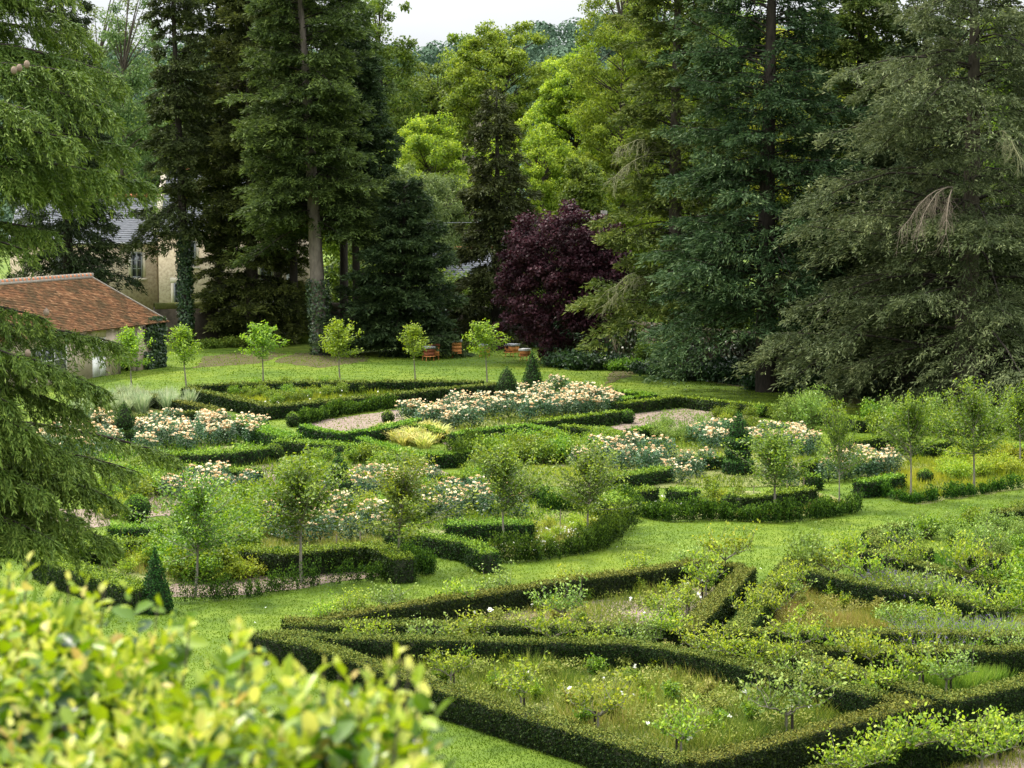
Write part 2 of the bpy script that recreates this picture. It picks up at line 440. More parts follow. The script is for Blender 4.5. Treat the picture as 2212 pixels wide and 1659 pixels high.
def young_tree_meshes(seed, H=3.2, clear=1.35, R=.95, nsh=26, per=75, ls=.085, mats=('young_leaf', 'young_bark'), spike=.5):
    """standard fruit tree: bare stem, then shoots that rise and spread and carry the leaves"""
    rng = np.random.default_rng(seed)
    crown, trunk = Geo(), Geo()
    k = np.linspace(0, 1, 7)
    trunk.tube(np.stack([.03 * np.sin(k * 4 + seed), .03 * np.cos(k * 3 + seed), k * H * .86], 1), .034 * (1 - k) + .009, 6)
    for i in range(nsh):
        t = rng.uniform(0, 1) ** .8
        z = clear + (H * .86 - clear) * t
        az = i * 2.4 + rng.normal(0, .3)
        L = R * (1 - .62 * t) * rng.uniform(.4, 1.2) + .12
        el = .28 + .8 * t + rng.normal(0, .25)
        if i < 2:
            el, z, L = 1.4, H * .80, H * .2 * (1 + spike * rng.uniform(-.2, .6))
        d = np.array([math.cos(az) * math.cos(el), math.sin(az) * math.cos(el), math.sin(el)])
        s = np.linspace(0, 1, 5)[:, None]
        pts = np.array([0, 0, z]) + d * L * s + np.array([0, 0, 1.0]) * (.22 * L * (s ** 2) - .05 * L * s)
        trunk.tube(pts, .011 * (1 - s[:, 0]) + .003, 4)
        n = int(per * (.5 + L / R))
        u = rng.uniform(.12, 1.05, n)
        p = np.stack([np.interp(u, s[:, 0], pts[:, j]) for j in range(3)], 1) + rng.normal(0, .075 + .03 * (1 - t), (n, 3)) * np.array([1, 1, .8])
        D = rnd_dirs(rng, n) + d * .5 - np.array([0, 0, .15])
        tint = np.clip(.08 + .45 * rng.uniform(0, 1, n) + .38 * u ** 3 * rng.uniform(.2, 1, n), 0, 1)
        LL = ls * rng.uniform(.6, 1.3, n)
        crown.leaf(p, D, LL, LL * .58, np.array([0, 0, .7]) + rng.normal(0, .6, (n, 3)), tint)
    return [('trunk', trunk.mesh('trunk', M[mats[1]])), ('crown', crown.mesh('crown', M[mats[0]]))]

def low_apple_meshes(seed, stem=.33, W=.62, ht=.60, narm=5, nsh=26, per=28, ls=.075, leaf='apple_leaf', stake=True):
    """low trained apple: short stem and stake, crooked level arms with upright leafy shoots"""
    rng = np.random.default_rng(seed)
    crown, trunk = Geo(), Geo()
    trunk.tube([(0, 0, 0), (.01, .01, stem * .6), (0, 0, stem)], [.026, .021, .018], 6)
    if stake:
        st = Geo(); st.tube([(.09, -.03, 0), (.085, -.03, stem * 1.0)], .022, 6, cap=True)
    arms = []
    for a in range(narm):
        az = (a % 2) * PI + rng.normal(0, .55) if a < 4 else rng.uniform(0, 2 * PI)
        L = W * rng.uniform(.5, .95)
        s = np.linspace(0, 1, 6)
        pts = np.stack([np.cos(az) * L * s + rng.normal(0, .03, 6) * s, np.sin(az) * L * s + rng.normal(0, .03, 6) * s, stem - .08 + .22 * np.sin(s * 1.6) + rng.normal(0, .02, 6) * s], 1)
        trunk.tube(pts, .012 * (1 - s) + .004, 5)
        arms.append(pts)
    for i in range(nsh):
        A = arms[i % narm]
        u = rng.uniform(.1, 1)
        b = np.array([np.interp(u, np.linspace(0, 1, 6), A[:, j]) for j in range(3)])
        l = ht * rng.uniform(.25, 1.0) * (1.3 if rng.random() < .15 else 1)
        d = nrm(np.array([rng.normal(0, .62), rng.normal(0, .62), 1.0]))
        e = b + d * l
        trunk.tube([b, (b + e) / 2 + rng.normal(0, .02, 3), e], [.007, .005, .002], 3)
        n = per
        q = rng.uniform(0, 1.03, n)
        p = b + (e - b) * q[:, None] + rng.normal(0, .06, (n, 3)) * np.array([1, 1, .6])
        D = rnd_dirs(rng, n) + d * .35
        tint = np.clip(.08 + .5 * rng.uniform(0, 1, n) + .3 * q ** 2, 0, 1)
        LL = ls * rng.uniform(.6, 1.25, n)
        crown.leaf(p, D, LL, LL * .55, np.array([0, 0, .7]) + rng.normal(0, .6, (n, 3)), tint)
    r = [('trunk', trunk.mesh('trunk', M['young_bark'])), ('crown', crown.mesh('crown', M[leaf]))]
    if stake:
        r.append(('stake', st.mesh('stake', M['dark_bark'])))
    return r

def rose_meshes(seed, h=.95, R=.42, nl=750, nf=30, ls=.085):
    rng = np.random.default_rng(seed)
    fol, blo = Geo(), Geo()
    tips = []
    for i in range(11):
        az = i * 2.4; r = R * rng.uniform(.15, 1); z = h * rng.uniform(.65, 1.05)
        tip = np.array([math.cos(az) * r, math.sin(az) * r, z]); tips.append(tip)
        fol.tube([(0, 0, 0), tip * np.array([.35, .35, .5]), tip], [.009, .007, .004], 3, t=.3)
    a = rng.uniform(0, 2 * PI, nl); z = h * rng.uniform(.08, .97, nl) ** .8
    r = R * np.sqrt(rng.uniform(.05, 1, nl)) * (.55 + .55 * np.sin(np.clip(z / h, 0, 1) * PI * .8 + .3))
    p = np.stack([r * np.cos(a), r * np.sin(a), z], 1) + rng.normal(0, .03, (nl, 3))
    D = np.stack([np.cos(a), np.sin(a), -.2 * np.ones(nl)], 1) * .5 + rnd_dirs(rng, nl)
    LL = ls * rng.uniform(.6, 1.3, nl)
    fol.leaf(p, D, LL, LL * .62, np.array([0, 0, .8]) + rng.normal(0, .45, (nl, 3)), np.clip(.1 + .5 * rng.uniform(0, 1, nl) + .25 * (z / h), 0, 1))
    for i in range(nf):
        tp = tips[i % len(tips)]
        c = tp + rng.normal(0, 1, 3) * np.array([.10, .10, .05]) + np.array([0, 0, .03])
        m = 12
        d = rnd_dirs(rng, m) * np.array([1, 1, .55]) + np.array([0, 0, .5])
        size = .066 * rng.uniform(.45, 1.4)
        blo.leaf(c + d * .006, d, size, size * 1.0, np.array([0, 0, .4]) + rng.normal(0, .5, (m, 3)), np.clip(rng.uniform(.1, .9) + rng.normal(0, .15, m), 0, 1), mid=.6)
    return [('foliage', fol.mesh('foliage', M['rose_leaf'])), ('blossoms', blo.mesh('blossoms', M['rose_petal']))]

def bush_mesh(seed, h=.9, R=.5, n=1500, ls=.075, lw=.6, leaf='shrub_leaf', shoots=22, airy=.1, ground=.04, root=.3):
    """loose leafy bush: many stems rising and spreading from the ground"""
    rng = np.random.default_rng(seed)
    g = Geo()
    k = n // shoots
    for i in range(shoots):
        az = i * 2.4 + rng.normal(0, .3); r = R * rng.uniform(.1, 1) ** .6
        z = h * (1 - .45 * (r / R) ** 2) * rng.uniform(.6, 1.12)
        tip = np.array([math.cos(az) * r, math.sin(az) * r, z])
        b = tip * np.array([root, root, 0])
        s = np.linspace(0, 1, 4)[:, None]
        pts = b + (tip - b) * s + np.array([0, 0, .12 * h]) * np.sin(s * PI)
        g.tube(pts, .007 * (1 - s[:, 0]) + .002, 3, m=1)
        u = rng.uniform(ground, 1.02, k) ** .8
        p = np.stack([np.interp(u, s[:, 0], pts[:, j]) for j in range(3)], 1) + rng.normal(0, airy, (k, 3)) * np.array([1, 1, .6])
        p[:, 2] = np.maximum(p[:, 2], .02)
        D = rnd_dirs(rng, k) + (tip - b) * .5 - np.array([0, 0, .1])
        LL = ls * rng.uniform(.55, 1.3, k)
        g.leaf(p, D, LL, LL * lw, np.array([0, 0, .75]) + rng.normal(0, .55, (k, 3)), np.clip(.06 + .5 * rng.uniform(0, 1, k) + .36 * u ** 2 * rng.uniform(.3, 1, k), 0, 1))
    return g.mesh('foliage', [M[leaf], M['stem']])

def spiky_mesh(seed, h=.6, R=.4, n=160, w=.022, leaf='sage_leaf', arch=.2, flowers=None):
    """clump of long narrow leaves or spikes"""
    rng = np.random.default_rng(seed)
    g = Geo()
    for i in range(n):
        az = rng.uniform(0, 2 * PI); r0 = R * .5 * math.sqrt(rng.random())
        b = np.array([math.cos(az) * r0, math.sin(az) * r0, 0]); lean = rng.uniform(.1, 1)
        L = h * rng.uniform(.6, 1.15)
        o = np.array([math.cos(az + rng.normal(0, .5)), math.sin(az + rng.normal(0, .5)), 0])
        s = np.linspace(0, 1, 5)
        pts = b + o * (R * lean * s ** 1.6 * (1 + arch))[:, None] + np.array([0, 0, 1.0]) * (L * (s * (1 + arch * lean * 1.5) - arch * lean * 2.2 * s ** 2.4))[:, None]
        sd_ = np.array([-o[1], o[0], 0])
        ww = w * np.array([.6, 1, .9, .6, .05])[:, None]
        v = np.concatenate([pts + sd_ * ww, pts - sd_ * ww])
        f = [(j, j + 1, 5 + j + 1, 5 + j) for j in range(4)]
        g.add(v, f, np.clip(rng.uniform(.1, .7) + np.repeat(np.array([[0, .05, .1, .2, .3]]), 2, 0).ravel(), 0, 1))
        if flowers and rng.random() < .22:
            q = rng.uniform(.6, 1, 7)
            p = np.stack([np.interp(q, s, pts[:, j]) for j in range(3)], 1) + rng.normal(0, .012, (7, 3))
            g.leaf(p, rnd_dirs(rng, 7), .03, .025, rnd_dirs(rng, 7), rng.uniform(0, 1, 7), 1)
    return g.mesh('foliage', [M[leaf]] + ([M[flowers]] if flowers else []))

def skin_leaves(g, rng, P, N, ls, lw=.6, top=None, jit=.03, flat=.55):
    """leaves that lie on a clipped surface with points P and normals N"""
    n = len(P)
    Nn = nrm(N + rng.normal(0, flat, (n, 3)))
    D = np.cross(Nn, rnd_dirs(rng, n)) + N * .35
    t = rng.uniform(0, 1, n)
    up = np.clip(N[:, 2], 0, 1) if top is None else top
    tint = np.clip(.08 + .42 * t + up * (.40 + .30 * t), 0, 1)  # tops lighter: new growth, plus overhead light and side shade painted in
    L = ls * rng.uniform(.6, 1.3, n)
    g.leaf(P + N * rng.normal(-.3 * jit, jit, n)[:, None], D, L, L * lw, Nn, tint)

def lathe_topiary_meshes(seed, prof, ls=.05, dens=1400, mat='topiary'):
    """clipped shape of revolution; prof = [(radius, height), ...] from the ground up"""
    rng = np.random.default_rng(seed)
    g = Geo()
    pr = np.array(prof, float)
    seg = np.linalg.norm(np.diff(pr, axis=0), axis=1)
    for i in range(len(pr) - 1):
        (r0, z0), (r1, z1) = pr[i], pr[i + 1]
        area = PI * (r0 + r1) * seg[i]
        n = int(area * dens) + 4
        u = rng.uniform(0, 1, n)
        if r0 + r1 > 0:
            w = (r0 + (r1 - r0) * u) / max(r0, r1); u = np.where(rng.uniform(0, 1, n) < w, u, 1 - u if False else u)
        a = rng.uniform(0, 2 * PI, n); r = r0 + (r1 - r0) * u; z = z0 + (z1 - z0) * u
        nr, nz = (z1 - z0) / max(seg[i], 1e-6), -(r1 - r0) / max(seg[i], 1e-6)
        P = np.stack([r * np.cos(a), r * np.sin(a), z], 1); N = np.stack([nr * np.cos(a), nr * np.sin(a), np.full(n, nz)], 1)
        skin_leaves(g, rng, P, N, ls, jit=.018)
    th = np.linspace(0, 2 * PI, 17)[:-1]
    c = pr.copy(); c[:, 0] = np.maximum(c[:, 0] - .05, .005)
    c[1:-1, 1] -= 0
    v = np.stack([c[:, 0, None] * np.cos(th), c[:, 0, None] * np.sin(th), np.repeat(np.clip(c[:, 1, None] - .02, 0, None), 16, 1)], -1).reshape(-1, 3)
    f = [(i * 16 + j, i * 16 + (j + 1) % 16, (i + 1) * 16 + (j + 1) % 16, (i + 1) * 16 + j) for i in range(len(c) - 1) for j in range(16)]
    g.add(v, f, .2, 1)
    return g.mesh('foliage', [M[mat], M['hedge_core']])

# ---------------------------------------------------------------- hedges
def path_of(pts, h, step=.35):
    w = np.array([at(x, y, h)[:2] for x, y in pts])
    out = [w[0]]
    for a, b in zip(w[:-1], w[1:]):
        k = max(1, int(np.linalg.norm(b - a) / step))
        for i in range(1, k + 1):
            out.append(a + (b - a) * i / k)
    return np.array(out)
HEDGE_N = [0]
def hedge(label, pts, h=.55, w=.5, mat='yew', ls=None, rough=.02, group=None, wave=.012, cov=1.6):
    """clipped hedge along the picture positions of its top centre line"""
    HEDGE_N[0] += 1
    rng = np.random.default_rng(900 + HEDGE_N[0])
    W = np.array([at(x, y, h)[:2] for x, y in pts])
    sd_ = nrm(np.diff(W, axis=0)); sn = np.stack([-sd_[:, 1], sd_[:, 0]], 1)
    mit = [sn[0]]
    for a_, b_ in zip(sn[:-1], sn[1:]):
        q = nrm(a_ + b_); mit.append(q / max(q @ a_, .35))
    mit = np.array(mit + [sn[-1]])
    cc, ss, dd_ = [], [], []
    for i in range(len(W) - 1):
        k = max(2, int(np.linalg.norm(W[i + 1] - W[i]) / .35))
        for j in range(k + (i == len(W) - 2)):
            u = j / k
            cc.append(W[i] * (1 - u) + W[i + 1] * u); ss.append(mit[i] * (1 - u) + mit[i + 1] * u); dd_.append(sd_[i])
    c = np.array(cc); side_m = np.array(ss); d = np.array(dd_); n = len(c)
    side = np.stack([-d[:, 1], d[:, 0]], 1)
    hw = w / 2 * (1 + rng.normal(0, .025, n))
    hh = h * (1 + wave * np.sin(np.arange(n) * .5 + rng.uniform(0, 6)) + rng.normal(0, .012, n))
    Lf, Rt = c + side_m * hw[:, None], c - side_m * hw[:, None]
    dist = float(np.mean(c[:, 1]))
    ls = ls or max(.042, .00105 * dist)
    g = Geo()
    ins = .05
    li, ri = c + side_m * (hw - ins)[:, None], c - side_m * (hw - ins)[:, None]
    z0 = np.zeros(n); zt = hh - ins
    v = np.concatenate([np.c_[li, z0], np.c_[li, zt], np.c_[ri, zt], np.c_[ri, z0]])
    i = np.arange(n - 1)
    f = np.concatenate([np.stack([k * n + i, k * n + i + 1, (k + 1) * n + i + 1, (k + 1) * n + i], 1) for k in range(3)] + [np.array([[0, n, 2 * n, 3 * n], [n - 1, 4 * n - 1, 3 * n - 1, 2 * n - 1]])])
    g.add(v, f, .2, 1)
    per_m2 = cov / (.5 * ls * ls * .6)
    seglen = np.linalg.norm(np.diff(c, axis=0), axis=1)
    def strip(A, B, za, zb, nor):
        dA = np.linalg.norm(A[1:] - A[:-1], axis=1).mean()
        wid = np.linalg.norm(np.r_[A[0] - B[0], za[0] - zb[0]])
        m = int(seglen.sum() * wid * per_m2) + 3
        s = rng.choice(n - 1, m, p=seglen / seglen.sum()); u = rng.uniform(0, 1, m)[:, None]; q = rng.uniform(0, 1, m)[:, None]
        pa = np.c_[A[s] * (1 - u) + A[s + 1] * u, za[s, None] * (1 - u) + za[s + 1, None] * u]
        pb = np.c_[B[s] * (1 - u) + B[s + 1] * u, zb[s, None] * (1 - u) + zb[s + 1, None] * u]
        P = pa * (1 - q) + pb * q
        N = nor(s)
        lump = .03 * np.sin(P[:, 0] * 5.1 + P[:, 2] * 6) * np.sin(P[:, 1] * 4.3 + P[:, 2] * 5)
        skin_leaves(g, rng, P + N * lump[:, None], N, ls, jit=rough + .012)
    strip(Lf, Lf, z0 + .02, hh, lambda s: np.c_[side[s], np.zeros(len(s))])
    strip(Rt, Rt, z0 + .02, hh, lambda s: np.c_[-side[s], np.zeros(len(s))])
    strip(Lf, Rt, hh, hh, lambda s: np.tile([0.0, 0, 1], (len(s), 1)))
    for e, sgn in ((0, -1), (n - 1, 1)):
        m = int(w * h * per_m2) + 3
        q = rng.uniform(0, 1, m)[:, None]
        P = np.c_[Lf[e] * (1 - q) + Rt[e] * q, rng.uniform(.02, hh[e], m)]
        skin_leaves(g, rng, P, np.tile(np.r_[d[e] * sgn, 0], (m, 1)), ls, jit=rough + .01)
    o = g.obj('hedge', [M[mat], M['hedge_core']])
    return tag(o, label, 'hedge', group)

def tuft_hedge(label, pts, h=.4, w=.3, mat='box', dens=16, gap=.35, group=None, lpt=52):
    """young or patchy box edging: upright sprigs with gaps between them"""
    HEDGE_N[0] += 1
    rng = np.random.default_rng(900 + HEDGE_N[0])
    c = path_of(pts, 0, .1)
    L = np.linalg.norm(np.diff(c, axis=0), axis=1).sum()
    m = int(L * dens * 2.1)
    u = rng.uniform(0, len(c) - 1.001, m)
    ph = rng.uniform(0, 6)
    keep = (np.sin(u * .31 + ph) + np.sin(u * .83 + 2 * ph) * .8 + rng.normal(0, .3, m)) > -1.6 + gap * 2.0
    u = u[keep]; m = len(u)
    i = u.astype(int); q = (u - i)[:, None]
    b = c[i] * (1 - q) + c[i + 1] * q + rng.normal(0, w * .3, (m, 2))
    dist = float(np.mean(c[:, 1]))
    ls = max(.042, .0009 * dist)
    g = Geo()
    hs = h * rng.uniform(.6, 1.25, m) * (1 + .25 * np.sin(u * .2 + 1))
    tilt = rng.normal(0, .12, (m, 2))
    k = lpt
    z = rng.uniform(.05, 1, (m, k))
    P = np.stack([b[:, 0, None] + tilt[:, 0, None] * z * h + rng.normal(0, .036, (m, k)), b[:, 1, None] + tilt[:, 1, None] * z * h + rng.normal(0, .036, (m, k)), z * hs[:, None]], -1).reshape(-1, 3)
    n = m * k
    D = rnd_dirs(rng, n) * .7 + np.array([0, 0, .95])
    LL = ls * 1.15 * rng.uniform(.6, 1.3, n)
    g.leaf(P, D, LL, LL * .55, rnd_dirs(rng, n) + np.array([0, 0, .3]), np.clip(.1 + .5 * rng.uniform(0, 1, n) + .25 * z.ravel() ** 2, 0, 1))
    o = g.obj('box_edging', [M[mat]])
    return tag(o, label, 'hedge', group)

# ---------------------------------------------------------------- areas
def poly_w(pts, z=0.0):
    return np.array([at(x, y, z)[:2] for x, y in pts])
def inside(P, poly):
    x, y = P[:, 0], P[:, 1]
    r = np.zeros(len(P), bool)
    a = poly; b = np.roll(poly, -1, 0)
    for (x0, y0), (x1, y1) in zip(a, b):
        c = ((y0 > y) != (y1 > y)) & (x < (x1 - x0) * (y - y0) / (y1 - y0 + 1e-12) + x0)
        r ^= c
    return r
def scatter(rng, poly, n):
    lo, hi = poly.min(0), poly.max(0)
    out = np.zeros((0, 2))
    while len(out) < n:
        q = rng.uniform(lo, hi, (max(2000, n * 2), 2))
        out = np.concatenate([out, q[inside(q, poly)]])
    return out[:n]
def spaced(rng, poly, n, dmin):
    """n points of the polygon at least about dmin apart"""
    pts = []
    for q in scatter(rng, poly, n * 40):
        if all((q[0] - p[0]) ** 2 + (q[1] - p[1]) ** 2 > dmin * dmin for p in pts):
            pts.append(q)
            if len(pts) == n:
                break
    return np.array(pts)
SOIL_N = [0]
def patch(name, pts, mat, wob=.25):
    """sheet of bare earth or dry growth laid on the lawn, with an uneven rim"""
    SOIL_N[0] += 1
    rng = np.random.default_rng(400 + SOIL_N[0])
    w = poly_w(pts)
    out = []
    for a, b in zip(w, np.roll(w, -1, 0)):
        k = max(2, int(np.linalg.norm(b - a) / .5))
        for i in range(k):
            out.append(a + (b - a) * i / k + rng.normal(0, wob * .4, 2))
    z = .004 + .004 * (SOIL_N[0] % 5)
    me = bpy.data.meshes.new(name)
    me.from_pydata([(p[0], p[1], z) for p in out], [], [list(range(len(out)))])
    me.materials.append(M[mat])
    o = bpy.data.objects.new(name, me)
    COL.objects.link(o)
    return tag(o, kind='structure')
def blades(name, label, pts, n, h0, h1, mat, w=.014, seed=0, flowers=0, fmat='white_petal', fs=.05, lean=.35, cat='grass', world=None, clump=.0, fz=.9, herb=0, hmat='shrub_leaf'):
    """tall grass or low herbs that nobody could count, as one mass"""
    rng = np.random.default_rng(seed)
    poly = poly_w(pts) if world is None else world
    P = scatter(rng, poly, n)
    if clump:
        ph = np.sin(P[:, 0] * 1.9 + seed) * np.sin(P[:, 1] * 1.3 + 2 * seed) + .5 * np.sin(P[:, 0] * 4.1) * np.sin(P[:, 1] * 3.3)
    else:
        ph = np.zeros(n)
    g = Geo()
    h = rng.uniform(h0, h1, n) * (1 + clump * ph)
    d = np.c_[rng.normal(0, lean, (n, 2)), np.ones(n)]
    ww = w * rng.uniform(.6, 1.4, n)
    g.leaf(np.c_[P, np.zeros(n)], d, h, ww, np.c_[rng.normal(0, 1, (n, 2)), rng.uniform(0, .6, n)], np.clip(.12 + .62 * rng.uniform(0, 1, n) + .26 * np.sin(P[:, 0] * .8 + seed) * np.sin(P[:, 1] * .6) + .12 * ph, 0, 1), mid=.4)
    if herb:
        H = scatter(rng, poly, int(n * herb)); k = len(H)
        hp = np.sin(H[:, 0] * 2.7 + seed) * np.sin(H[:, 1] * 2.2) > .1
        H = H[hp]; k = len(H)
        g.leaf(np.c_[H, rng.uniform(.03, h1 * .8, k)], rnd_dirs(rng, k) + np.array([0, 0, .2]), w * 4.5 * rng.uniform(.5, 1.2, k), w * 2.4, rng.normal(0, .6, (k, 3)) + np.array([0, 0, .8]), np.clip(rng.normal(.5, .22, k), 0, 1), 2)
    if flowers:
        Q = scatter(rng, poly, flowers)
        for q in Q:
            m = 5
            c = np.array([q[0], q[1], h1 * rng.uniform(.5, 1.0) * fz])
            g.leaf(np.tile(c, (m, 1)), rnd_dirs(rng, m) + np.array([0, 0, .5]), fs * rng.uniform(.5, 1.2), fs, rnd_dirs(rng, m) + np.array([0, 0, .7]), rng.uniform(0, 1, m), 1)
    o = g.obj(name, [M[mat], M[fmat], M[hmat]])
    return tag(o, label, cat, kind='stuff')

# ================================================================ SETTING
def make_ground():
    m, n, l = new_mat('lawn')
    out = n.new("ShaderNodeOutputMaterial"); tc = n.new("ShaderNodeTexCoord")
    def noise(sc, det=6, ro=.6):
        q = n.new("ShaderNodeTexNoise"); q.inputs['Scale'].default_value = sc; q.inputs['Detail'].default_value = det; q.inputs['Roughness'].default_value = ro
        l.new(tc.outputs['Object'], q.inputs['Vector']); return q
    a, b, c = noise(.16), noise(1.3, 8), noise(14, 4, .8)
    r1 = ramp_node(n, [(.054, .092, .010), (.094, .146, .013), (.140, .190, .022)], [.3, .5, .72]); l.new(b.outputs['Fac'], r1.inputs[0])
    r2 = ramp_node(n, [(.55, .68, .6), (1.0, 1.0, .95), (1.35, 1.12, 1.05)], [.34, .52, .68]); l.new(a.outputs['Fac'], r2.inputs[0])
    mx = n.new("ShaderNodeMixRGB"); mx.blend_type = 'MULTIPLY'; mx.inputs[0].default_value = .8
    l.new(r1.outputs[0], mx.inputs[1]); l.new(r2.outputs[0], mx.inputs[2])
    r3 = ramp_node(n, [(.6, .6, .6), (1.25, 1.25, 1.1)], [.3, .7]); l.new(c.outputs['Fac'], r3.inputs[0])
    m2 = n.new("ShaderNodeMixRGB"); m2.blend_type = 'MULTIPLY'; m2.inputs[0].default_value = .5
    l.new(mx.outputs[0], m2.inputs[1]); l.new(r3.outputs[0], m2.inputs[2])
    bs = n.new("ShaderNodeBsdfPrincipled"); bs.inputs['Roughness'].default_value = .8; bs.inputs['Specular IOR Level'].default_value = .15
    l.new(m2.outputs[0], bs.inputs['Base Color'])
    bp = n.new("ShaderNodeBump"); bp.inputs['Strength'].default_value = .6; bp.inputs['Distance'].default_value = .04
    l.new(c.outputs['Fac'], bp.inputs['Height']); l.new(bp.outputs[0], bs.inputs['Normal']); l.new(bs.outputs[0], out.inputs[0])
    me = bpy.data.meshes.new('lawn')
    me.from_pydata([(-900, -60, 0), (900, -60, 0), (900, 1800, 0), (-900, 1800, 0)], [], [(0, 1, 2, 3)])
    me.materials.append(m)
    o = bpy.data.objects.new('lawn', me); COL.objects.link(o)
    tag(o, kind='structure')
make_ground()

def make_hills():
    nx, ny = 90, 30
    g = Geo(); rng = np.random.default_rng(5)
    X, Y = np.meshgrid(np.linspace(-420, 420, nx), np.linspace(330, 900, ny))
    prof = np.clip((Y - 330) / 260, 0, 1)
    Z = prof ** 1.2 * (46 + 7 * np.sin(X * .013 + 1) + 4 * np.sin(X * .04 + Y * .01)) - .5
    v = np.stack([X, Y, Z], -1).reshape(-1, 3)
    i, j = np.meshgrid(np.arange(ny - 1), np.arange(nx - 1), indexing='ij')
    f = np.stack([i * nx + j, i * nx + j + 1, (i + 1) * nx + j + 1, (i + 1) * nx + j], -1).reshape(-1, 4)
    g.add(v, f, .2)
    o = g.obj('hills', M['hill_trees']); tag(o, kind='structure')
    # wood on the hills, too far to tell its trees apart
    k = 1500
    w = Geo()
    cx = rng.uniform(-150, 190, k); cy = rng.uniform(340, 640, k)
    cz = np.clip((cy - 330) / 260, 0, 1) ** 1.2 * (46 + 7 * np.sin(cx * .013 + 1) + 4 * np.sin(cx * .04 + cy * .01)) + 3
    per = 150
    d = rnd_dirs(rng, k * per); r = np.repeat(rng.uniform(2.6, 5, k), per)
    P = np.repeat(np.c_[cx, cy, cz], per, 0) + d * r[:, None]
    w.leaf(P, np.cross(d, rnd_dirs(rng, k * per)), r * .26, r * .2, d + rng.normal(0, .3, d.shape), np.clip(.3 + .4 * rng.uniform(0, 1, k * per) + .2 * d[:, 2], 0, 1))
    o = w.obj('woods', M['hill_trees']); tag(o, 'hazy blue green wooded hillside beyond the park trees', 'woods', kind='stuff')
make_hills()

def make_terrace():
    g = Geo()
    g.box((-14, -9, -.5), (14, 5.55, 7.6))
    o = g.obj('terrace', rough_mat('stone_paving', [(.22, .2, .17), (.34, .31, .27)], 3, bump=.3)); tag(o, kind='structure')
make_terrace()

# bare and dry ground
patch('soil_bed', [(375, 1290), (365, 1262), (560, 1212), (640, 1212), (760, 1203), (850, 1212), (880, 1236), (700, 1262), (540, 1288)], 'soil')
patch('soil_bed', [(100, 1200), (350, 1140), (700, 1100), (840, 1120), (840, 1200), (560, 1212), (365, 1262), (280, 1270)], 'dry_bed')
patch('soil_bed', [(1000, 1200), (860, 1150), (960, 1060), (1150, 1060), (1330, 1120), (1300, 1175), (1100, 1208)], 'dry_bed')
patch('soil_bed', [(1330, 1105), (1460, 1062), (1760, 1060), (1860, 1095), (1700, 1122), (1450, 1122)], 'dry_bed')
patch('soil_bed', [(1890, 1068), (1850, 1030), (2000, 970), (2230, 960), (2230, 1055), (1980, 1090)], 'dry_bed')
patch('soil_bed', [(640, 915), (860, 885), (900, 905), (800, 925), (730, 938)], 'soil')
patch('soil_bed', [(860, 890), (1090, 855), (1320, 862), (1350, 900), (1130, 918), (960, 940), (890, 915)], 'dry_bed')
patch('soil_bed', [(1330, 925), (1345, 895), (1460, 875), (1600, 882), (1690, 895), (1500, 925), (1380, 942)], 'soil')
patch('soil_bed', [(970, 972), (960, 952), (1060, 940), (1150, 936), (1190, 945), (1100, 965)], 'soil')
patch('soil_bed', [(440, 850), (560, 838), (900, 838), (1040, 842), (600, 893)], 'dry_bed')
patch('soil_bed', [(130, 915), (290, 860), (470, 890), (350, 905)], 'dry_bed')
patch('soil_bed', [(60, 990), (200, 935), (530, 935), (570, 965), (330, 1000)], 'dry_bed')
patch('soil_bed', [(390, 1015), (560, 996), (760, 980), (950, 1010), (1000, 1060), (840, 1110), (540, 1100), (300, 1120), (190, 1120)], 'soil')
patch('soil_bed', [(1000, 1030), (1150, 1005), (1260, 985), (1430, 970), (1700, 960), (1780, 1010), (1740, 1050), (1440, 1055), (1180, 1050)], 'dry_bed')
patch('soil_bed', [(0, 1165), (0, 1100), (200, 1100), (240, 1130), (90, 1170)], 'soil')
patch('meadow_bed', [(640, 1400), (1040, 1405), (1420, 1420), (1700, 1470), (1970, 1530), (1490, 1650), (1100, 1545), (900, 1480)], 'dry_bed')
patch('meadow_bed', [(660, 1365), (900, 1320), (1210, 1280), (1500, 1232), (1580, 1245), (1480, 1372), (1000, 1366)], 'soil')
patch('meadow_bed', [(1590, 1372), (1700, 1240), (1760, 1245), (2000, 1310), (2212, 1350), (2212, 1385), (1750, 1378)], 'dry_bed')
patch('soil_bed', [(1860, 1668), (2100, 1600), (2240, 1580), (2240, 1690)], 'soil')
patch('needle_ground', [(420, 795), (440, 770), (560, 757), (620, 765), (560, 785)], 'needle_litter')
patch('needle_ground', [(590, 782), (640, 762), (780, 762), (800, 780), (690, 795)], 'needle_litter')
patch('needle_ground', [(1300, 835), (1380, 805), (1700, 850), (1900, 880), (2300, 900), (2300, 800), (1500, 770), (1330, 790)], 'needle_litter')

# ================================================================ BUILDINGS
M['render_wall'] = rough_mat('render_wall', [(.40, .31, .25), (.54, .43, .35), (.60, .49, .41)], 2.2, 8, bump=.25)
M['rubble_wall'] = rough_mat('rubble_wall', [(.22, .18, .13), (.42, .35, .25), (.52, .45, .34)], 5, 9, bump=.6, dist=.03)
M['dressed_stone'] = rough_mat('dressed_stone', [(.50, .44, .34), (.62, .56, .45)], 3, bump=.15)
M['slate'] = rough_mat('slate', [(.14, .145, .17), (.23, .235, .265)], 4, 8, rough=.5, bump=.3, stretch=(1, 1, 4), spec=.5)
M['terracotta'] = rough_mat('terracotta', [(.30, .10, .045), (.46, .19, .09)], 6, bump=.2)
M['mortar'] = rough_mat('mortar', [(.19, .165, .135), (.32, .28, .235)], 8, bump=.2)
M['white_paint'] = rough_mat('white_paint', [(.68, .67, .63), (.78, .77, .73)], 6, rough=.5, bump=0)
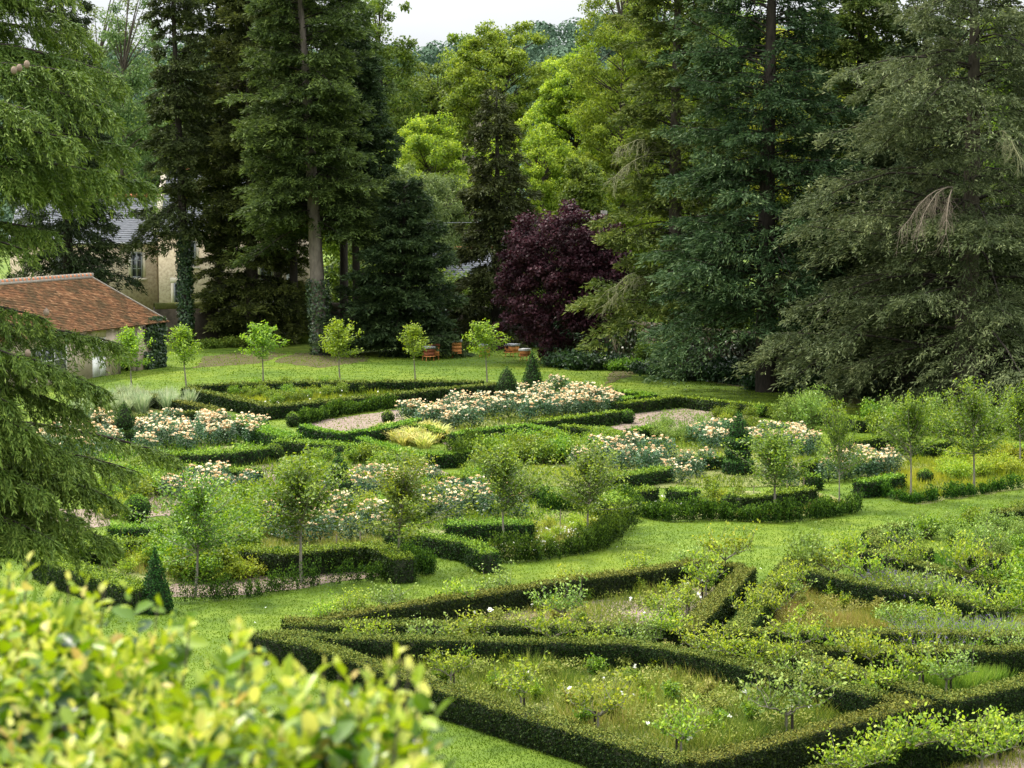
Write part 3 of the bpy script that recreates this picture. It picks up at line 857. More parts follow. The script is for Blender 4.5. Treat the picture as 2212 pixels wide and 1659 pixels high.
M['grey_paint'] = rough_mat('grey_paint', [(.16, .17, .17), (.24, .25, .25)], 6, rough=.5, bump=0)
M['dark_interior'] = rough_mat('dark_interior', [(.008, .007, .006), (.02, .018, .015)], 4, bump=0)
M['zinc'] = rough_mat('zinc', [(.20, .21, .22), (.32, .33, .34)], 3, rough=.45, bump=0, spec=.5)
M['old_wall'] = rough_mat('old_wall', [(.03, .026, .018), (.07, .058, .04), (.11, .095, .07)], 2.2, 9, bump=.6, dist=.04)
M['grey_wall'] = rough_mat('grey_wall', [(.11, .105, .09), (.17, .16, .14), (.21, .20, .18)], 2, 8, bump=.4, dist=.03)
M['wall_cap'] = rough_mat('wall_cap', [(.26, .25, .235), (.36, .35, .33)], 3, bump=.3)
M['moss_cap'] = rough_mat('moss_cap', [(.06, .075, .015), (.14, .14, .04)], 3, bump=.3)
M['concrete'] = rough_mat('concrete', [(.19, .175, .165), (.30, .28, .265)], 3, bump=.2)
def glass_mat():
    m, n, l = new_mat('window_glass')
    out = n.new("ShaderNodeOutputMaterial"); b = n.new("ShaderNodeBsdfPrincipled")
    b.inputs['Base Color'].default_value = (.03, .035, .04, 1); b.inputs['Roughness'].default_value = .08; b.inputs['Specular IOR Level'].default_value = .8
    l.new(b.outputs[0], out.inputs[0]); return m
M['glass'] = glass_mat()
def tile_mat():
    m, n, l = new_mat('clay_tiles')
    out = n.new("ShaderNodeOutputMaterial"); at_ = n.new("ShaderNodeAttribute"); at_.attribute_name = 'tint'
    tc = n.new("ShaderNodeTexCoord")
    r = ramp_node(n, [(.09, .05, .028), (.19, .088, .042), (.29, .135, .062), (.41, .225, .115)], [0, .35, .7, 1]); l.new(at_.outputs['Fac'], r.inputs[0])
    no = n.new("ShaderNodeTexNoise"); no.inputs['Scale'].default_value = 1.1; no.inputs['Detail'].default_value = 9; no.inputs['Roughness'].default_value = .75
    l.new(tc.outputs['Object'], no.inputs['Vector'])
    rr = ramp_node(n, [(0, 0, 0), (1, 1, 1)], [.44, .60]); l.new(no.outputs['Fac'], rr.inputs[0])
    mx = n.new("ShaderNodeMixRGB"); mx.inputs[2].default_value = (.085, .062, .03, 1)     # moss and lichen
    mm = n.new("ShaderNodeMath"); mm.operation = 'MULTIPLY'; mm.inputs[1].default_value = .85
    l.new(rr.outputs[0], mm.inputs[0]); l.new(mm.outputs[0], mx.inputs[0]); l.new(r.outputs[0], mx.inputs[1])
    b = n.new("ShaderNodeBsdfPrincipled"); b.inputs['Roughness'].default_value = .85; b.inputs['Specular IOR Level'].default_value = .2
    l.new(mx.outputs[0], b.inputs['Base Color']); l.new(b.outputs[0], out.inputs[0]); return m
M['tiles'] = tile_mat()

def tile_slope(g, rng, A, B, C, D, course=.13, tw=.17):
    """tiles on the slope with eave A-B and upper edge D-C, laid in courses"""
    A, B, C, D = [np.array(q, float) for q in (A, B, C, D)]
    hgt = np.linalg.norm((C + D) / 2 - (A + B) / 2)
    nrow = max(2, int(hgt / course))
    nor = nrm(np.cross(B - A, D - A))
    for i in range(nrow):
        p0, p1 = i / nrow, (i + 1.25) / nrow
        p1 = min(p1, 1.0)
        L0, R0 = A + (D - A) * p0, B + (C - B) * p0
        L1, R1 = A + (D - A) * p1, B + (C - B) * p1
        k = max(1, int(np.linalg.norm(R0 - L0) / tw))
        u = (np.arange(k + 1) + (.5 if i % 2 else 0) * 1.0) / k
        u = np.clip(u, 0, 1)
        jit = rng.normal(0, .008, k); lift = .030 + rng.uniform(0, .022, k)
        a = L0 + (R0 - L0) * u[:-1, None] + nor * lift[:, None] - (D - A) / hgt * jit[:, None]
        b = L0 + (R0 - L0) * u[1:, None] + nor * lift[:, None] - (D - A) / hgt * jit[:, None]
        c = L1 + (R1 - L1) * u[1:, None] + nor * .004; d = L1 + (R1 - L1) * u[:-1, None] + nor * .004
        a2, b2 = a - nor * .03, b - nor * .03
        v = np.stack([a, b, c, d, a2, b2], 1).reshape(-1, 3)
        j = np.arange(k)[:, None] * 6
        f = np.concatenate([j + np.array([[0, 1, 2, 3]]), j + np.array([[4, 5, 1, 0]])])
        t = np.repeat(np.clip(rng.normal(.5, .24, k), 0, 1), 6)
        g.add(v, f, t)

def make_barn():
    # local axes: +x along the barn away from the camera, +y = outward from the long front
    b = thing('barn', 'low rendered outbuilding with mossy red clay tile roof behind the cedar boughs', 'barn', (-19.15, 108.3, 0), math.atan2(.941, .338))
    # in this frame the front (facing the garden) is -y
    Lb, W, he, hr = 19.0, 6.0, 2.75, 5.0
    w = Geo()
    # openings in the front wall: (x0, x1, z0, z1)
    ops = [(-4.3, -2.7, 0.0, 2.0), (-7.0, -5.6, 0.0, 2.05), (-12.6, -9.2, .45, 1.95)]
    xs = sorted({-Lb, 0.0} | {q for o in ops for q in o[:2]})
    for x0, x1 in zip(xs[:-1], xs[1:]):
        o = [q for q in ops if q[0] <= x0 and q[1] >= x1]
        if not o:
            w.box((x0, 0, 0), (x1, .4, he))
        else:
            o = o[0]
            if o[2] > 0: w.box((x0, 0, 0), (x1, .4, o[2]))
            w.box((x0, 0, o[3]), (x1, .4, he))
    w.box((-Lb, W - .4, 0), (0, W, he))
    for x in (-Lb, -.4):
        w.add([(x, .4, 0), (x, W - .4, 0), (x, W - .4, he), (x, W / 2, hr - .25 if x < -1 else he + 1.2), (x, .4, he), (x + .4, .4, 0), (x + .4, W - .4, 0), (x + .4, W - .4, he), (x + .4, W / 2, hr - .25 if x < -1 else he + 1.2), (x + .4, .4, he)],
              [(0, 1, 2, 4), (2, 3, 4, 4), (9, 7, 6, 5), (9, 8, 7, 7)])
    w.obj('wall', M['render_wall'], b)
    rng = np.random.default_rng(3)
    r = Geo()
    ov = .38
    slope = (hr - he) / (W / 2)
    ez = he - ov * slope
    rx = -2.3                                  # ridge stops short: hipped end
    e0, e1 = (-Lb - .3, -ov, ez), (.3, -ov, ez)
    mid = np.array([.3 - .55, W / 2 - 1.5, hr - 1.5 * slope])
    tile_slope(r, rng, (-Lb - .3, -ov, ez), (.3, -ov, ez), (rx, W / 2, hr), (-Lb - .3, W / 2, hr))
    tile_slope(r, rng, (.3, W + ov, ez), (-Lb - .3, W + ov, ez), (-Lb - .3, W / 2, hr), (rx, W / 2, hr))
    tile_slope(r, rng, (.3, -ov, ez), (.3, W + ov, ez), (rx, W / 2 + .01, hr), (rx, W / 2 - .01, hr))
    # boards under the tiles
    for q in ([(-Lb - .3, -ov, ez), (.3, -ov, ez), (rx, W / 2, hr), (-Lb - .3, W / 2, hr)], [(.3, W + ov, ez), (-Lb - .3, W + ov, ez), (-Lb - .3, W / 2, hr), (rx, W / 2, hr)], [(.3, -ov, ez), (.3, W + ov, ez), (rx, W / 2 + .01, hr), (rx, W / 2 - .01, hr)]):
        v = np.array(q, float) - np.array([0, 0, .02])
        r.add(v, [(0, 1, 2, 3)], .1)
    roof = r.obj('roof', M['tiles'], b)
    k = Geo(); mo = Geo()
    x = -Lb - .3
    while x < rx - .05:
        th = np.linspace(0, PI, 7)
        for xx in (x,):
            v = np.array([[xx + dx, W / 2 + .13 * math.cos(a), hr + .0 + .13 * math.sin(a) + (.02 if dx else 0)] for dx in (0, .36) for a in th])
            k.add(v, [(i, i + 1, 7 + i + 1, 7 + i) for i in range(6)] + [(0, i, i + 1, i + 1) for i in range(1, 6)])
        mo.box((x + .33, W / 2 - .17, hr - .09), (x + .43, W / 2 + .17, hr + .17))
        x += .39
    mo.box((-Lb - .3, W / 2 - .2, hr - .14), (rx, W / 2 + .2, hr + .02))
    mo.tube([(rx, W / 2, hr + .04), (.2, -ov + .1, ez + .12)], .055, 6)
    mo.tube([(rx, W / 2, hr + .04), (.2, W + ov - .1, ez + .12)], .055, 6)
    k.obj('ridge_tiles', M['terracotta'], roof); mo.obj('mortar_bedding', M['mortar'], roof)
    f = Geo(); f.box((-Lb, .32, 0), (-2, .42, 2.2)); f.box((-4.25, .5, 0), (-2.75, .55, 1.98))
    # dark room behind the openings
    f2 = Geo(); f2.box((-Lb + .5, 2.0, 0), (-.6, 2.1, he)); f2.obj('inner_wall', M['dark_interior'], b)
    # white door leaf
    d = Geo()
    d.box((-7.0, .06, .02), (-5.6, .12, 2.05)); d.box((-6.95, .02, .1), (-6.35, .06, .95)); d.box((-6.25, .02, .1), (-5.65, .06, .95))
    d.box((-6.95, .02, 1.08), (-6.35, .06, 1.95)); d.box((-6.25, .02, 1.08), (-5.65, .06, 1.95))
    door = d.obj('door', M['white_paint'], b)
    hd = Geo(); hd.tube([(-5.75, -.02, 1.0), (-5.75, -.02, 1.15)], .018, 5); hd.obj('handle', M['zinc'], door)
    s = Geo(); s.box((-4.42, -.05, 0), (-4.3, .0, 2.05)); s.box((-2.7, -.05, 0), (-2.58, .0, 2.05)); s.box((-4.42, -.05, 2.05), (-2.58, 0, 2.18))
    s.obj('door_surround', M['mortar'], b)
    wf = Geo()
    for q in (-12.6, -11.5, -10.4, -9.3):
        wf.box((q, .08, .45), (q + .1, .16, 1.95))
    for z in (.45, 1.15, 1.87):
        wf.box((-12.6, .085, z), (-9.2, .155, z + .08))
    win = wf.obj('window', M['white_paint'], b)
    gl = Geo(); gl.box((-12.55, .11, .5), (-9.25, .125, 1.9)); gl.obj('pane', M['glass'], win)
    iv = Geo(); n = 5200
    xx = -rng.uniform(0, 1, n) ** 1.6 * 2.0; zz = rng.uniform(0, 2.7, n)
    keep = rng.uniform(0, 1, n) < np.clip(1.2 + xx * (.75 + .25 * np.sin(zz * 2.5)) + .35 * (zz > 2.2), 0, 1)
    keep |= (zz < .9) & (xx > -1.9)
    P = np.c_[xx, -rng.uniform(.02, .3, n), zz][keep]; n = len(P)
    N = np.tile([0.0, -1, .3], (n, 1)) + rng.normal(0, .4, (n, 3))
    iv.leaf(P, np.cross(N, rnd_dirs(rng, n)), .18, .15, N, rng.uniform(0, .9, n))
    n = 2600
    P = np.c_[rng.uniform(.02, .3, n), rng.uniform(-.1, 3.5, n), rng.uniform(0, 2.6, n)]; N = np.tile([1.0, 0, .3], (n, 1)) + rng.normal(0, .4, (n, 3))
    iv.leaf(P, np.cross(N, rnd_dirs(rng, n)), .18, .15, N, rng.uniform(0, .9, n))
    o = iv.obj('ivy', M['ivy']); o.location = b.location; o.rotation_euler = b.rotation_euler
    tag(o, 'dark ivy climbing the corner of the tile roofed outbuilding', 'ivy')
make_barn()

def window(par, x0, x1, y, z0, z1, frame='grey_paint'):
    f = Geo()
    f.box((x0, y - .10, z0), (x0 + .09, y - .02, z1)); f.box((x1 - .09, y - .10, z0), (x1, y - .02, z1))
    f.box((x0 + .09, y - .10, z1 - .09), (x1 - .09, y - .02, z1)); f.box((x0 + .09, y - .10, z0), (x1 - .09, y - .02, z0 + .09))
    xm = (x0 + x1) / 2
    f.box((xm - .05, y - .11, z0 + .09), (xm + .05, y - .02, z1 - .09))
    for q in (.36, .68):
        z = z0 + (z1 - z0) * q; f.box((x0 + .09, y - .08, z - .025), (xm - .05, y - .03, z + .025)); f.box((xm + .05, y - .08, z - .025), (x1 - .09, y - .03, z + .025))
    w = f.obj('window', M[frame], par)
    p = Geo(); p.box((x0 + .05, y - .05, z0 + .05), (x1 - .05, y - .04, z1 - .05)); p.obj('pane', M['glass'], w)
    s = Geo(); s.box((x0 - .28, y - .035, z1), (x1 + .28, y, z1 + .38)); s.box((x0 - .22, y - .035, z0 - .02), (x0, y, z1)); s.box((x1, y - .035, z0 - .02), (x1 + .22, y, z1)); s.box((x0 - .3, y - .12, z0 - .2), (x1 + .3, y, z0 - .02))
    s.obj('surround', M['dressed_stone'], w)

def gable_house(name, label, x0, x1, y0, y1, he, hr, roofmat='slate', parapet=None):
    h = thing(name, label, 'house', ((x0 + x1) / 2, y0, 0))
    a, b, W = x0 - (x0 + x1) / 2, x1 - (x0 + x1) / 2, y1 - y0
    w = Geo()
    w.box((a, 0, 0), (b, W, he))
    for x in (a, b - .4):
        w.add([(x, 0, he + .003), (x + .4, 0, he + .003), (x, W, he + .003), (x + .4, W, he + .003), (x, W / 2, hr - .1), (x + .4, W / 2, hr - .1)], [(0, 2, 4, 4), (1, 5, 3, 3), (0, 4, 5, 1), (2, 3, 5, 4)])
    w.obj('wall', M['rubble_wall'], h)
    r = Geo(); sl = (hr - he) / (W / 2); ov = .3
    rng = np.random.default_rng(7)
    tile_slope(r, rng, (a - .1, -ov, he - ov * sl + .08), (b + .1, -ov, he - ov * sl + .08), (b + .1, W / 2, hr + .08), (a - .1, W / 2, hr + .08), .22, .3)
    r.add([(a - .1, W + ov, he - ov * sl + .08), (b + .1, W + ov, he - ov * sl + .08), (b + .1, W / 2, hr + .08), (a - .1, W / 2, hr + .08)], [(0, 1, 2, 3)])
    r.add([(a - .1, -ov, he - ov * sl + .05), (b + .1, -ov, he - ov * sl + .05), (b + .1, W / 2, hr + .05), (a - .1, W / 2, hr + .05)], [(0, 1, 2, 3)])
    roof = r.obj('roof', M[roofmat], h)
    k = Geo(); k.tube([(a - .1, W / 2, hr + .1), (b + .1, W / 2, hr + .1)], .17, 8, cap=True); k.obj('ridge_tiles', M['terracotta'], roof)
    g = Geo(); g.tube([(a - .1, -ov - .06, he - ov * sl + .03), (b + .1, -ov - .06, he - ov * sl + .03)], .07, 6); g.obj('gutter', M['zinc'], roof)
    c = Geo(); c.box((a, -.04, he - .55), (b, -.003, he - .25)); c.obj('cornice', M['dressed_stone'], h)
    if parapet:
        p = Geo()
        for (ya, za, yb, zb) in ((-.35, he - .25, W / 2, hr + .35), (W + .35, he - .25, W / 2, hr + .35)):
            v = []
            for dx in (a - .25, a + .15):
                v += [(dx, ya, za - .3), (dx, yb, zb - .3), (dx, yb, zb + .12), (dx, ya, za + .12)]
            p.add(v, [(0, 1, 2, 3), (4, 7, 6, 5), (3, 2, 6, 7), (0, 4, 5, 1), (0, 3, 7, 4)])
        p.obj('parapet', M['dressed_stone'], h)
    return h
h1 = gable_house('stone_house', 'stone cottage with grey slate roof, terracotta ridge and one tall window', -36.5, -25.85, 145, 152, 6.05, 9.1)
window(h1, 3.5, 4.3, 0, 3.3, 5.15)
window(h1, -2.2, -1.3, 0, 3.3, 5.15)
h2 = gable_house('stone_house', 'larger stone house with pale gable coping seen between the fir trunks', -25.4, -14.8, 143.2, 150.5, 7.0, 11.0, parapet=True)
window(h2, -3.4, -2.6, 0, 4.2, 6.0)
window(h2, -4.2, -3.2, 0, 1.2, 3.0)
window(h2, 2.0, 2.9, 0, 3.2, 5.0)
pp = Geo(); pp.tube([(4.05, -.12, 0), (4.05, -.12, 6.9)], .14, 8); pp.tube([(4.4, -.12, 0), (4.4, -.12, 6.9)], .10, 8); pp.obj('drainpipe', M['zinc'], h2)
h3 = gable_house('low_outhouse', 'low stone outhouse with pale roof half hidden behind the dark spruce', -9.6, -1.3, 139, 144, 3.6, 5.4)

def make_wall(name, label, pts, h, t, mat, cap, capr=.22, ivy=0):
    r = thing(name, label, 'wall', (0, 0, 0))
    g = Geo(); c = Geo()
    P = [at(x, y)[:2] for x, y in pts]
    r.location = (P[0][0], P[0][1], 0)
    P = [p - P[0] for p in P]
    for a, b in zip(P[:-1], P[1:]):
        d = nrm(b - a); s = np.array([-d[1], d[0]]) * t / 2
        a0, b0 = a - d * .02, b + d * .02
        v = [(*(a0 - s), -.1), (*(b0 - s), -.1), (*(b0 + s), -.1), (*(a0 + s), -.1), (*(a0 - s), h), (*(b0 - s), h), (*(b0 + s), h), (*(a0 + s), h)]
        g.add(v, [(4, 5, 6, 7), (0, 1, 5, 4), (1, 2, 6, 5), (2, 3, 7, 6), (3, 0, 4, 7)])
        c.tube([(*a0, h + .02), (*b0, h + .02)], capr * 1.15, 10, cap=True)
    g.obj('masonry', M[mat], r); c.obj('coping', M[cap], r)
    if ivy:
        iv = Geo(); rng = np.random.default_rng(len(label))
        for a, b in zip(P[:-1], P[1:]):
            L = np.linalg.norm(b - a); n = int(L * h * 130 * ivy)
            d = nrm(b - a); nn = np.array([d[1], -d[0]])
            u = rng.uniform(0, 1, n); z = rng.uniform(0, h + .25, n)
            keep = np.sin(u * L * .9 + 1) + np.sin(u * L * 2.3 + z * 2) + rng.normal(0, .8, n) > -.6
            u, z = u[keep], z[keep]; n = len(u)
            q = a + (b - a) * u[:, None] + nn * (t / 2 + rng.uniform(.02, .25, n))[:, None]
            N = np.tile([nn[0], nn[1], .3], (n, 1)) + rng.normal(0, .4, (n, 3))
            iv.leaf(np.c_[q, z], np.cross(N, rnd_dirs(rng, n)), .2, .16, N, rng.uniform(0, .8, n))
        iv.obj('ivy', M['ivy'], r)
    return r
make_wall('garden_wall', 'mossy dark garden wall between the outbuilding and the firs', [(335, 742), (470, 738)], 2.3, .4, 'old_wall', 'moss_cap')
make_wall('garden_wall', 'grey rendered wall with rounded coping seen between fir trunks', [(470, 737), (640, 724)], 2.1, .4, 'grey_wall', 'wall_cap', .25)
make_wall('garden_wall', 'long shadowed boundary wall behind the beehives and purple plum', [(640, 725), (900, 733), (1080, 741), (1330, 768)], 2.0, .4, 'old_wall', 'old_wall', ivy=1.0)
make_wall('garden_wall', 'brown shaded boundary wall under the right hand conifers', [(1330, 770), (1560, 798), (1800, 822), (2300, 862)], 1.9, .4, 'old_wall', 'old_wall', ivy=.8)

def make_pole():
    p0 = deep(1304, 600, 125)
    r = thing('utility_pole', 'square grey concrete utility pole rising behind the purple plum tree', 'utility pole', (p0[0], 125, 0))
    g = Geo(); g.tube([(0, 0, -.2), (0, 0, 8.35)], [.26, .2], 4, cap=True); g.obj('post', M['concrete'], r)
    b = Geo(); b.box((-.34, -.05, 7.7), (.34, .05, 7.8)); b.tube([(-.28, 0, 7.8), (-.28, 0, 7.98)], .04, 6); b.tube([(.28, 0, 7.8), (.28, 0, 7.98)], .04, 6); b.obj('bracket', M['zinc'], r)
    w = Geo(); s = np.linspace(0, 1, 14)
    a = np.array([p0[0] - .28, 125, 7.95]); e = np.array([p0[0] - 34, 138, 8.6])
    q = a + (e - a) * s[:, None]; q[:, 2] -= 1.5 * 4 * s * (1 - s) * .5
    w.tube(q, .016, 4); tag(w.obj('overhead_wire', M['zinc']), 'thin sagging overhead wire leaving the concrete pole', 'wire')
make_pole()

# ---- beehives
M['hive_wood'] = rough_mat('hive_wood', [(.40, .155, .045), (.58, .26, .085)], 5, stretch=(1, 1, 6), bump=.2)
M['dark_hive'] = rough_mat('dark_hive', [(.13, .04, .018), (.21, .07, .03)], 5, stretch=(1, 1, 6), bump=.2)
def hive(x, y, label, hb=.5, mat='hive_wood', rot=.15, w=.27, roof='zinc'):
    p = at(x, y)
    r = thing('beehive', label, 'beehive', p, rot, 'beehives on the lawn before the wall')
    g = Geo(); z = .28
    k = max(1, round(hb / .24))
    for i in range(k):
        g.box((-w, -w, z + i * hb / k), (w, w, z + (i + 1) * hb / k - .012)); g.box((-w + .02, -w + .02, z + (i + 1) * hb / k - .012), (w - .02, w - .02, z + (i + 1) * hb / k))
    g.obj('hive_body', M[mat], r)
    q = Geo(); q.box((-w - .04, -w - .04, z + hb), (w + .04, w + .04, z + hb + .10)); q.box((-w - .05, -w - .05, z + hb + .10), (w + .05, w + .05, z + hb + .115)); q.obj('hive_roof', M[roof], r)
    e = Geo(); e.box((-w * .7, -w - .012, z + .02), (w * .7, -w, z + .05)); e.obj('entrance', M['dark_interior'], r)
    fl = Geo(); fl.box((-w - .01, -w - .1, z - .04), (w + .01, w, z)); fl.obj('landing_board', M['hive_wood'], r)
    for sx in (-1, 1):
        for sy in (-1, 1):
            l = Geo(); l.tube([(sx * (w - .04) * 1.08, sy * (w - .04) * 1.08, -.02), (sx * (w - .06), sy * (w - .06), z - .04)], .025, 4); l.obj('leg', M['hive_wood'], r)
hive(925, 779, 'dark red brown beehive touching a paler one, beside a young tree', .42, 'dark_hive', .5)
hive(938, 776, 'orange beehive with its shoulder against a dark red brown one', .46, 'hive_wood', .1, roof='dark_hive')
hive(986, 772, 'tallest orange beehive under a flat grey roof, alone on grass', .62, 'hive_wood', .12)
hive(1047, 771, 'small orange beehive standing behind a young tree stem', .34, 'hive_wood', -.2)
hive(1106, 770, 'orange beehive under a slanting grey roof beside the plum tree', .34, 'hive_wood', -.6, .3)
hive(1134, 778, 'low beehive with a whitish roof half sunk in the weeds', .26, 'hive_wood', -.4, .24, 'white_paint')

# ================================================================ TALL TREES
def conifer(name, label, x, y, ytop, rpx, seed, **k):
    p = at(x, y); d = p[1]
    H = deep(x, ytop, d)[2]; R = rpx * d / FPX
    return place(conifer_meshes(seed, H, R, **k), name, label, 'tree', p)
CAMSIDE = (3.75, 5.65)
conifer('fir_tree', 'tallest fir with long bare grey trunk, ivy round its foot', 698, 766, -190, 142, 11, z0=7.4, nbr=330, per=280, e0=.12, droop=.42, hang=.22, column=.8, power=.8,
        tr=.46, lean=(-1.5, .3), bare=[(3.5, 9.5, 4.1, 5.4), (17.6, 20.5, 4.2, 5.2)], mats=('fir', 'grey_bark'), ivy=4.4, gap=.12)
conifer('fir_tree', 'broad fir leafy almost to the grass, left of the leaning bare trunk', 545, 741, -220, 108, 12, z0=.9, nbr=380, per=260, e0=.08, droop=.42, hang=.25, column=.82, power=.7,
        tr=.42, bare=[(0, 2.4, 4.45, 4.95)], mats=('fir', 'bark'), ivy=1.5, gap=.08, skirt=1.1)
conifer('fir_tree', 'thin sparse fir with drooping twigs beside the stone cottage', 402, 746, -180, 74, 13, z0=7.0, nbr=160, per=170, e0=.1, droop=.6, hang=.45, column=.6, power=.8,
        tr=.3, lean=(-.5, 0), mats=('brown_spruce', 'dark_bark'), ivy=7, gap=.2, skirt=1.25)
conifer('fir_tree', 'slim dark trunked fir standing between the two big firs', 634, 742, -120, 80, 14, z0=7.6, nbr=190, per=200, e0=.1, droop=.4, column=.5, tr=.26, mats=('fir', 'dark_bark'), gap=.2)
conifer('fir_tree', 'high crowned fir rising between the cottage fir and the broad fir', 478, 728, -200, 98, 61, z0=9.0, nbr=230, per=230, e0=.1, droop=.42, column=.75, tr=.3, mats=('fir', 'dark_bark'), gap=.12)
conifer('fir_tree', 'high crowned fir hidden behind the leaning bare trunk', 602, 722, -180, 105, 62, z0=9.6, nbr=230, per=230, e0=.1, droop=.42, column=.75, tr=.3, mats=('fir', 'dark_bark'), gap=.12)
conifer('fir_tree', 'high crowned fir on the right flank of the leaning bare trunk', 742, 728, -80, 90, 63, z0=8.5, nbr=200, per=220, e0=.1, droop=.42, column=.7, tr=.28, mats=('fir', 'dark_bark'), gap=.12)
conifer('fir_tree', 'slim dark fir just right of the leaning bare trunk', 772, 748, 60, 88, 15, z0=7.5, nbr=170, per=210, e0=.1, droop=.4, column=.5, tr=.26, mats=('dark_spruce', 'dark_bark'), gap=.2)
conifer('fir_tree', 'low spreading dark fir whose skirts sweep the lawn by the beehives', 872, 766, 395, 118, 16, z0=.6, nbr=210, per=290, e0=.18, droop=.42, hang=.2, column=.45, power=.9, tr=.28, mats=('dark_spruce', 'dark_bark'), gap=.1)
conifer('spruce_tree', 'narrow brown green spruce pointed like a spire behind the plum', 1072, 748, 185, 100, 17, z0=.8, nbr=170, per=260, e0=.0, droop=.35, hang=.5, column=.25, power=.75, tr=.28, mats=('brown_spruce', 'dark_bark'), up=.3)
conifer('spruce_tree', 'near black drooping spruce behind the red tile roof', 150, 742, -60, 128, 18, z0=1.0, nbr=230, per=260, e0=.0, droop=.45, hang=.6, column=.5, power=.8, tr=.35, mats=('dark_spruce', 'dark_bark'), up=.3)
# right hand conifers
conifer('fir_tree', 'olive green fir with bare grey lower trunk, right of the purple plum', 1458, 812, -230, 155, 21, z0=3.4, nbr=260, per=260, e0=.12, droop=.38, hang=.28, column=.55, power=.8,
        tr=.42, bare=[(7.2, 9.0, *CAMSIDE), (2, 3.0, *CAMSIDE)], mats=('olive_spruce', 'bark'), gap=.2, sl=.28)
conifer('spruce_tree', 'huge blue green spruce, dark trunk showing near the top of picture', 1655, 846, -330, 225, 22, z0=3.6, nbr=340, per=330, e0=.1, droop=.36, hang=.3, column=.55, power=.8,
        tr=.5, bare=[(15.0, 19.5, *CAMSIDE)], mats=('blue_spruce', 'dark_bark'), gap=.12, sl=.27, sw=.075)
conifer('fir_tree', 'yellowish tipped fir between the blue spruce and the shaggy spruce', 1845, 822, -200, 160, 23, z0=3.4, nbr=270, per=270, e0=.12, droop=.4, hang=.35, column=.5, power=.8, tr=.4, mats=('olive_spruce', 'dark_bark'), gap=.15)
conifer('spruce_tree', 'great shaggy grey green spruce whose wide skirts hang over the lawn edge', 2085, 886, -210, 400, 24, z0=1.3, nbr=215, per=800, e0=.08, droop=.52, hang=.38, column=.32, power=.62,
        tr=.55, mats=('grey_spruce', 'bark'), up=.5, sl=.24, sw=.055, gap=.12, pad=.4)
conifer('spruce_tree', 'thin topped dark spruce rising behind the great shaggy spruce', 1985, 832, -150, 140, 25, z0=3.0, nbr=210, per=230, e0=.1, droop=.4, hang=.4, column=.45, tr=.32, mats=('grey_spruce', 'dark_bark'), gap=.2)
conifer('spruce_tree', 'dark spruce half out of view behind the great shaggy spruce', 2290, 845, -200, 220, 26, z0=2.0, nbr=240, per=270, e0=.05, droop=.4, hang=.45, column=.5, tr=.4, mats=('dark_spruce', 'dark_bark'), gap=.12)

def dead_bough(tree, seed, start, tips, mat='dead_twig'):
    rng = np.random.default_rng(seed); g = Geo(); T = np.array(tree.location)
    for tp in tips:
        a, e = np.array(start) - T, np.array(tp) - T
        s = np.linspace(0, 1, 7)[:, None]
        pts = a + (e - a) * s + np.array([0, 0, .5]) * np.sin(s * PI) + rng.normal(0, .06, (7, 3)) * s
        g.tube(pts, .035 * (1 - s[:, 0]) + .008, 4)
        for i in range(34):
            u = rng.uniform(.3, 1); b = np.array([np.interp(u, s[:, 0], pts[:, j]) for j in range(3)])
            d = nrm(np.array([rng.normal(0, .5), rng.normal(0, .5), -1.0]) + (e - a) / np.linalg.norm(e - a) * .6); L = rng.uniform(.3, 1.1)
            g.tube([b, b + d * L * .5 + rng.normal(0, .04, 3), b + d * L + np.array([0, 0, -.15 * L])], [.012, .008, .004], 3)
            for _ in range(4):
                c = b + d * L * rng.uniform(.3, 1); g.tube([c, c + nrm(d + rng.normal(0, .6, 3)) * .3], [.006, .003], 3)
    g.obj('dead_bough', M[mat], tree)
M['dead_twig'] = rough_mat('dead_twig', [(.085, .07, .05), (.165, .135, .10)], 9, bump=0)
M['lichen_twig'] = rough_mat('lichen_twig', [(.15, .15, .075), (.27, .27, .15)], 9, bump=0)
for o_ in list(COL.objects):
    if o_.get('label', '').startswith('great shaggy'):
        dead_bough(o_, 1, deep(2058, 405, 83), [deep(1945, 500, 79.0), deep(1985, 488, 78.6), deep(2045, 508, 78.4)])
        dead_bough(o_, 2, deep(2150, 290, 83), [deep(2200, 340, 80)], 'lichen_twig')
    if o_.get('label', '').startswith('olive green fir'):
        dead_bough(o_, 3, deep(1450, 330, 103), [deep(1322, 385, 99.5), deep(1335, 320, 99.5)], 'lichen_twig')
        dead_bough(o_, 4, deep(1450, 585, 103), [deep(1300, 662, 99), deep(1305, 632, 99)], 'lichen_twig')
    if o_.get('label', '').startswith('yellowish tipped'):
        dead_bough(o_, 5, deep(1850, 330, 99), [deep(1770, 310, 95)], 'dead_twig')

def broad(name, label, x, d, ytop, ybot, rpx, seed, **k):
    top, bot = deep(x, ytop, d)[2], deep(x, ybot, d)[2]
    bot = max(bot, .6)
    p = deep(x, 415, d); p[2] = 0
    H, R, zc, Rz = top, rpx * d / FPX, (top + bot) / 2, (top - bot) / 2
    return place(broadleaf_meshes(seed, H, R, zc, Rz, **k), name, label, 'tree', p)
